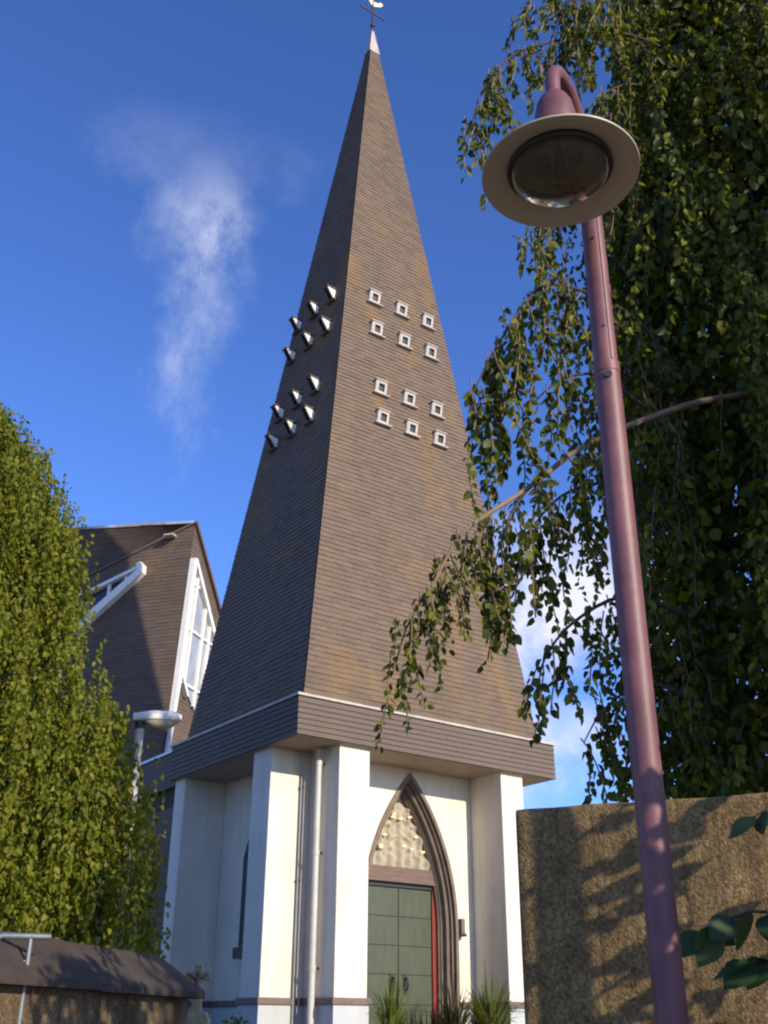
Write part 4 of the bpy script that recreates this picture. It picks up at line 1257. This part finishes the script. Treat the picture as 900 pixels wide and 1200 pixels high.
# ------------------------------------------------------------------ NEAR SHRUB with large leaves (right edge)
rs = np.random.default_rng(31)
SB = np.array([-4.25, -11.05, -1.26])
shrub = thing('laurel_shrub', 'dark shrub with large glossy leaves at the lower right in front of the concrete wall', 'shrub', tuple(SB))
st = MB()
LPs, LTs, LNs, LSs = [], [], [], []
def twig(pts, r0, r1, n, size, lo=.3):
    P = smooth_path(pts, 4); st.tube(P, list(np.linspace(r0, r1, len(P))), 6)
    for i in range(n):
        f = lo+(1-lo)*(i+.5)/n; k = min(len(P)-2, int(f*(len(P)-1)))
        t = P[k+1]-P[k]; t /= np.linalg.norm(t)
        sd = np.cross(t, [0, 0, 1]); sd /= np.linalg.norm(sd)+1e-6; sd = sd*(1 if i % 2 else -1)
        T = t*.6+sd*.6+np.array([0, 0, -.45])+rs.normal(0, .25, 3)
        LPs.append(P[k]); LTs.append(T); LNs.append(np.array([rs.normal(0, .5), rs.normal(0, .5)-.5, .7])); LSs.append(size*rs.uniform(.8, 1.15))
    LPs.append(P[-1]); LTs.append(P[-1]-P[-2]); LNs.append(np.array([rs.normal(0, .3), -.6, .7])); LSs.append(size)
twig([SB, (-4.35, -10.95, -.3), (-4.55, -10.8, .45), (-4.78, -10.62, .66), (-4.93, -10.48, .60)], .016, .004, 9, .125, .55)
twig([SB, (-4.4, -10.9, -.4), (-4.6, -10.75, .2), (-4.78, -10.62, .5), (-4.84, -10.56, .52)], .014, .004, 7, .125, .5)
twig([SB, (-4.3, -11.0, .0), (-4.45, -10.9, .7), (-4.68, -10.72, .98), (-4.80, -10.62, .94)], .014, .004, 5, .11, .6)
for i in range(9):
    az = rs.uniform(-1.6, 1.0); r = rs.uniform(.3, .8); h = rs.uniform(.9, 1.75)
    d = np.array([math.cos(az), math.sin(az), 0])
    twig([SB, SB+d*r*.3+[0, 0, h*.5], SB+d*r*.7+[0, 0, h*.9], SB+d*r+[0, 0, h]], .014, .004, 11, .12, .35)
st.build('stems', M['bark'], shrub, smooth=True)
LPs, LTs, LNs, LSs = map(np.array, (LPs, LTs, LNs, LSs))
leaf_parts(range(len(LPs)), LPs, LTs, LNs, LSs, LSs*.7, M['leafB'], shrub)

# ------------------------------------------------------------------ TREES to the right of the camera (they throw the shade)
def shade_tree(base, h, r, zc, hz, n, seed, label, size=.16):
    rs = np.random.default_rng(seed); base = np.array(base)
    root = thing('leafy_tree', label, 'tree', tuple(base))
    MB().tube([base, base+[0.05, 0, h*.4], base+[-.05, .08, h*.9]], [.15, .11, .03], 10).build('trunk', M['bark'], root, smooth=True)
    P = rs.normal(0, 1, (n, 3)); P /= np.linalg.norm(P, axis=1, keepdims=True)
    lob = 1+.22*np.sin(P[:, 0]*5+P[:, 2]*4)+.15*np.sin(P[:, 1]*9)
    P = P*(rs.uniform(.25, 1, (n, 1))**.45)*lob[:, None]*[r, r, hz]+base+[0, 0, zc]
    sz = rs.uniform(.7, 1.3, n)*size
    V, F = leaf_arrays(P, rs.normal(0, 1, (n, 3))+[0, 0, -.3], rs.normal(0, .8, (n, 3))+[0, 0, .5], sz, sz*.75)
    np_mesh('foliage', V, F, M['leafR'], root, kind='stuff')
    return root
shade_tree((.2, -15.9, -1.26), 11.6, 2.0, 7.0, 4.7, 16000, 42, 'large leafy tree to the right of the viewer beyond the wall end')
# bushy hedge plant that shades the foot of the mauve lamp
hb_ = thing('hedge_bush', 'dense leafy bush to the right of the viewer near the mauve lamp', 'bush', (-4.93, -12.45, -1.26))
MB().tube([(-4.93, -12.45, -1.26), (-4.93, -12.42, 1.2)], [.05, .015], 8).build('stem', M['bark'], hb_)
rs = np.random.default_rng(77)
n_ = 2200
P = rs.normal(0, 1, (n_, 3)); P /= np.linalg.norm(P, axis=1, keepdims=True)
P = P*(rs.uniform(.2, 1, (n_, 1))**.4)*[.62, .62, 1.5]+[-4.93, -12.45, .35]
V, F = leaf_arrays(P, rs.normal(0, 1, (n_, 3))+[0, 0, -.3], rs.normal(0, .8, (n_, 3))+[0, 0, .5], rs.uniform(.09, .14, n_), rs.uniform(.06, .09, n_))
np_mesh('foliage', V, F, M['leafB'], hb_, kind='stuff')
# sapling against the wall, out of the picture to the right; its slim stem and leaves throw the long shadow on the concrete
rs = np.random.default_rng(12)
QB = np.array([-3.74, -10.86, -1.26])
sap = thing('sapling', 'slim straight leafy sapling growing in front of the pebbled concrete wall', 'tree', tuple(QB))
MB().tube([QB, QB+[0, 0, 2.2], QB+[.0, .0, 3.2], QB+[.0, -.25, 4.2], QB+[.04, -.45, 4.7]], [.058, .054, .046, .022, .01], 10).build('trunk', M['bark'], sap, smooth=True)
st = MB(); LPs, LTs, LNs, LSs = [], [], [], []
SD = np.array([.5025, -.8646, 0]); SN = np.array([.99, .13, 0])
for z, sd_, L_ in ((2.75, 1, .20), (2.95, 1, .28), (2.55, 1, .16), (3.15, 1, .22), (2.35, 1, .14), (2.1, 1, .2), (1.9, 1, .3), (2.45, 1, .30), (2.2, 1, .34), (2.0, 1, .24), (2.85, 1, .18), (1.75, 1, .4), (1.6, 1, .3), (2.7, -1, .10), (3.0, -1, .12), (2.3, -1, .1), (1.7, 1, .34)):
    p0 = QB+[0, 0, z]; tip = p0+SN*sd_*L_*.8+[0, 0, L_*.35]
    twig([p0, (p0+tip)/2+[0, 0, .02], tip], .008, .003, 6, .11, .25)
st.build('twigs', M['bark'], sap)
LPs, LTs, LNs, LSs = map(np.array, (LPs, LTs, LNs, LSs))
leaf_parts(range(len(LPs)), LPs, LTs, LNs, LSs, LSs*.7, M['leafB'], sap)

n_ = 1500  # unseen leaf cloud, added to throw dappled shade on the low wall
P = rs.normal(0, 1, (n_, 3)); P /= np.linalg.norm(P, axis=1, keepdims=True)
P = P*(rs.uniform(.2, 1, (n_, 1))**.4)*[.85, .85, .42]+[-3.6, -11.4, 3.0]
P = P[rs.random(n_) < .5+.5*np.sin(P[:, 0]*9)*np.sin(P[:, 2]*8+P[:, 1]*5)+.15]
n_ = len(P)
V, F = leaf_arrays(P, rs.normal(0, 1, (n_, 3))+[0, 0, -.3], rs.normal(0, .8, (n_, 3))+[0, 0, .5], rs.uniform(.10, .16, n_), rs.uniform(.07, .10, n_))
np_mesh('foliage', V, F, M['leafB'], sap, kind='stuff')
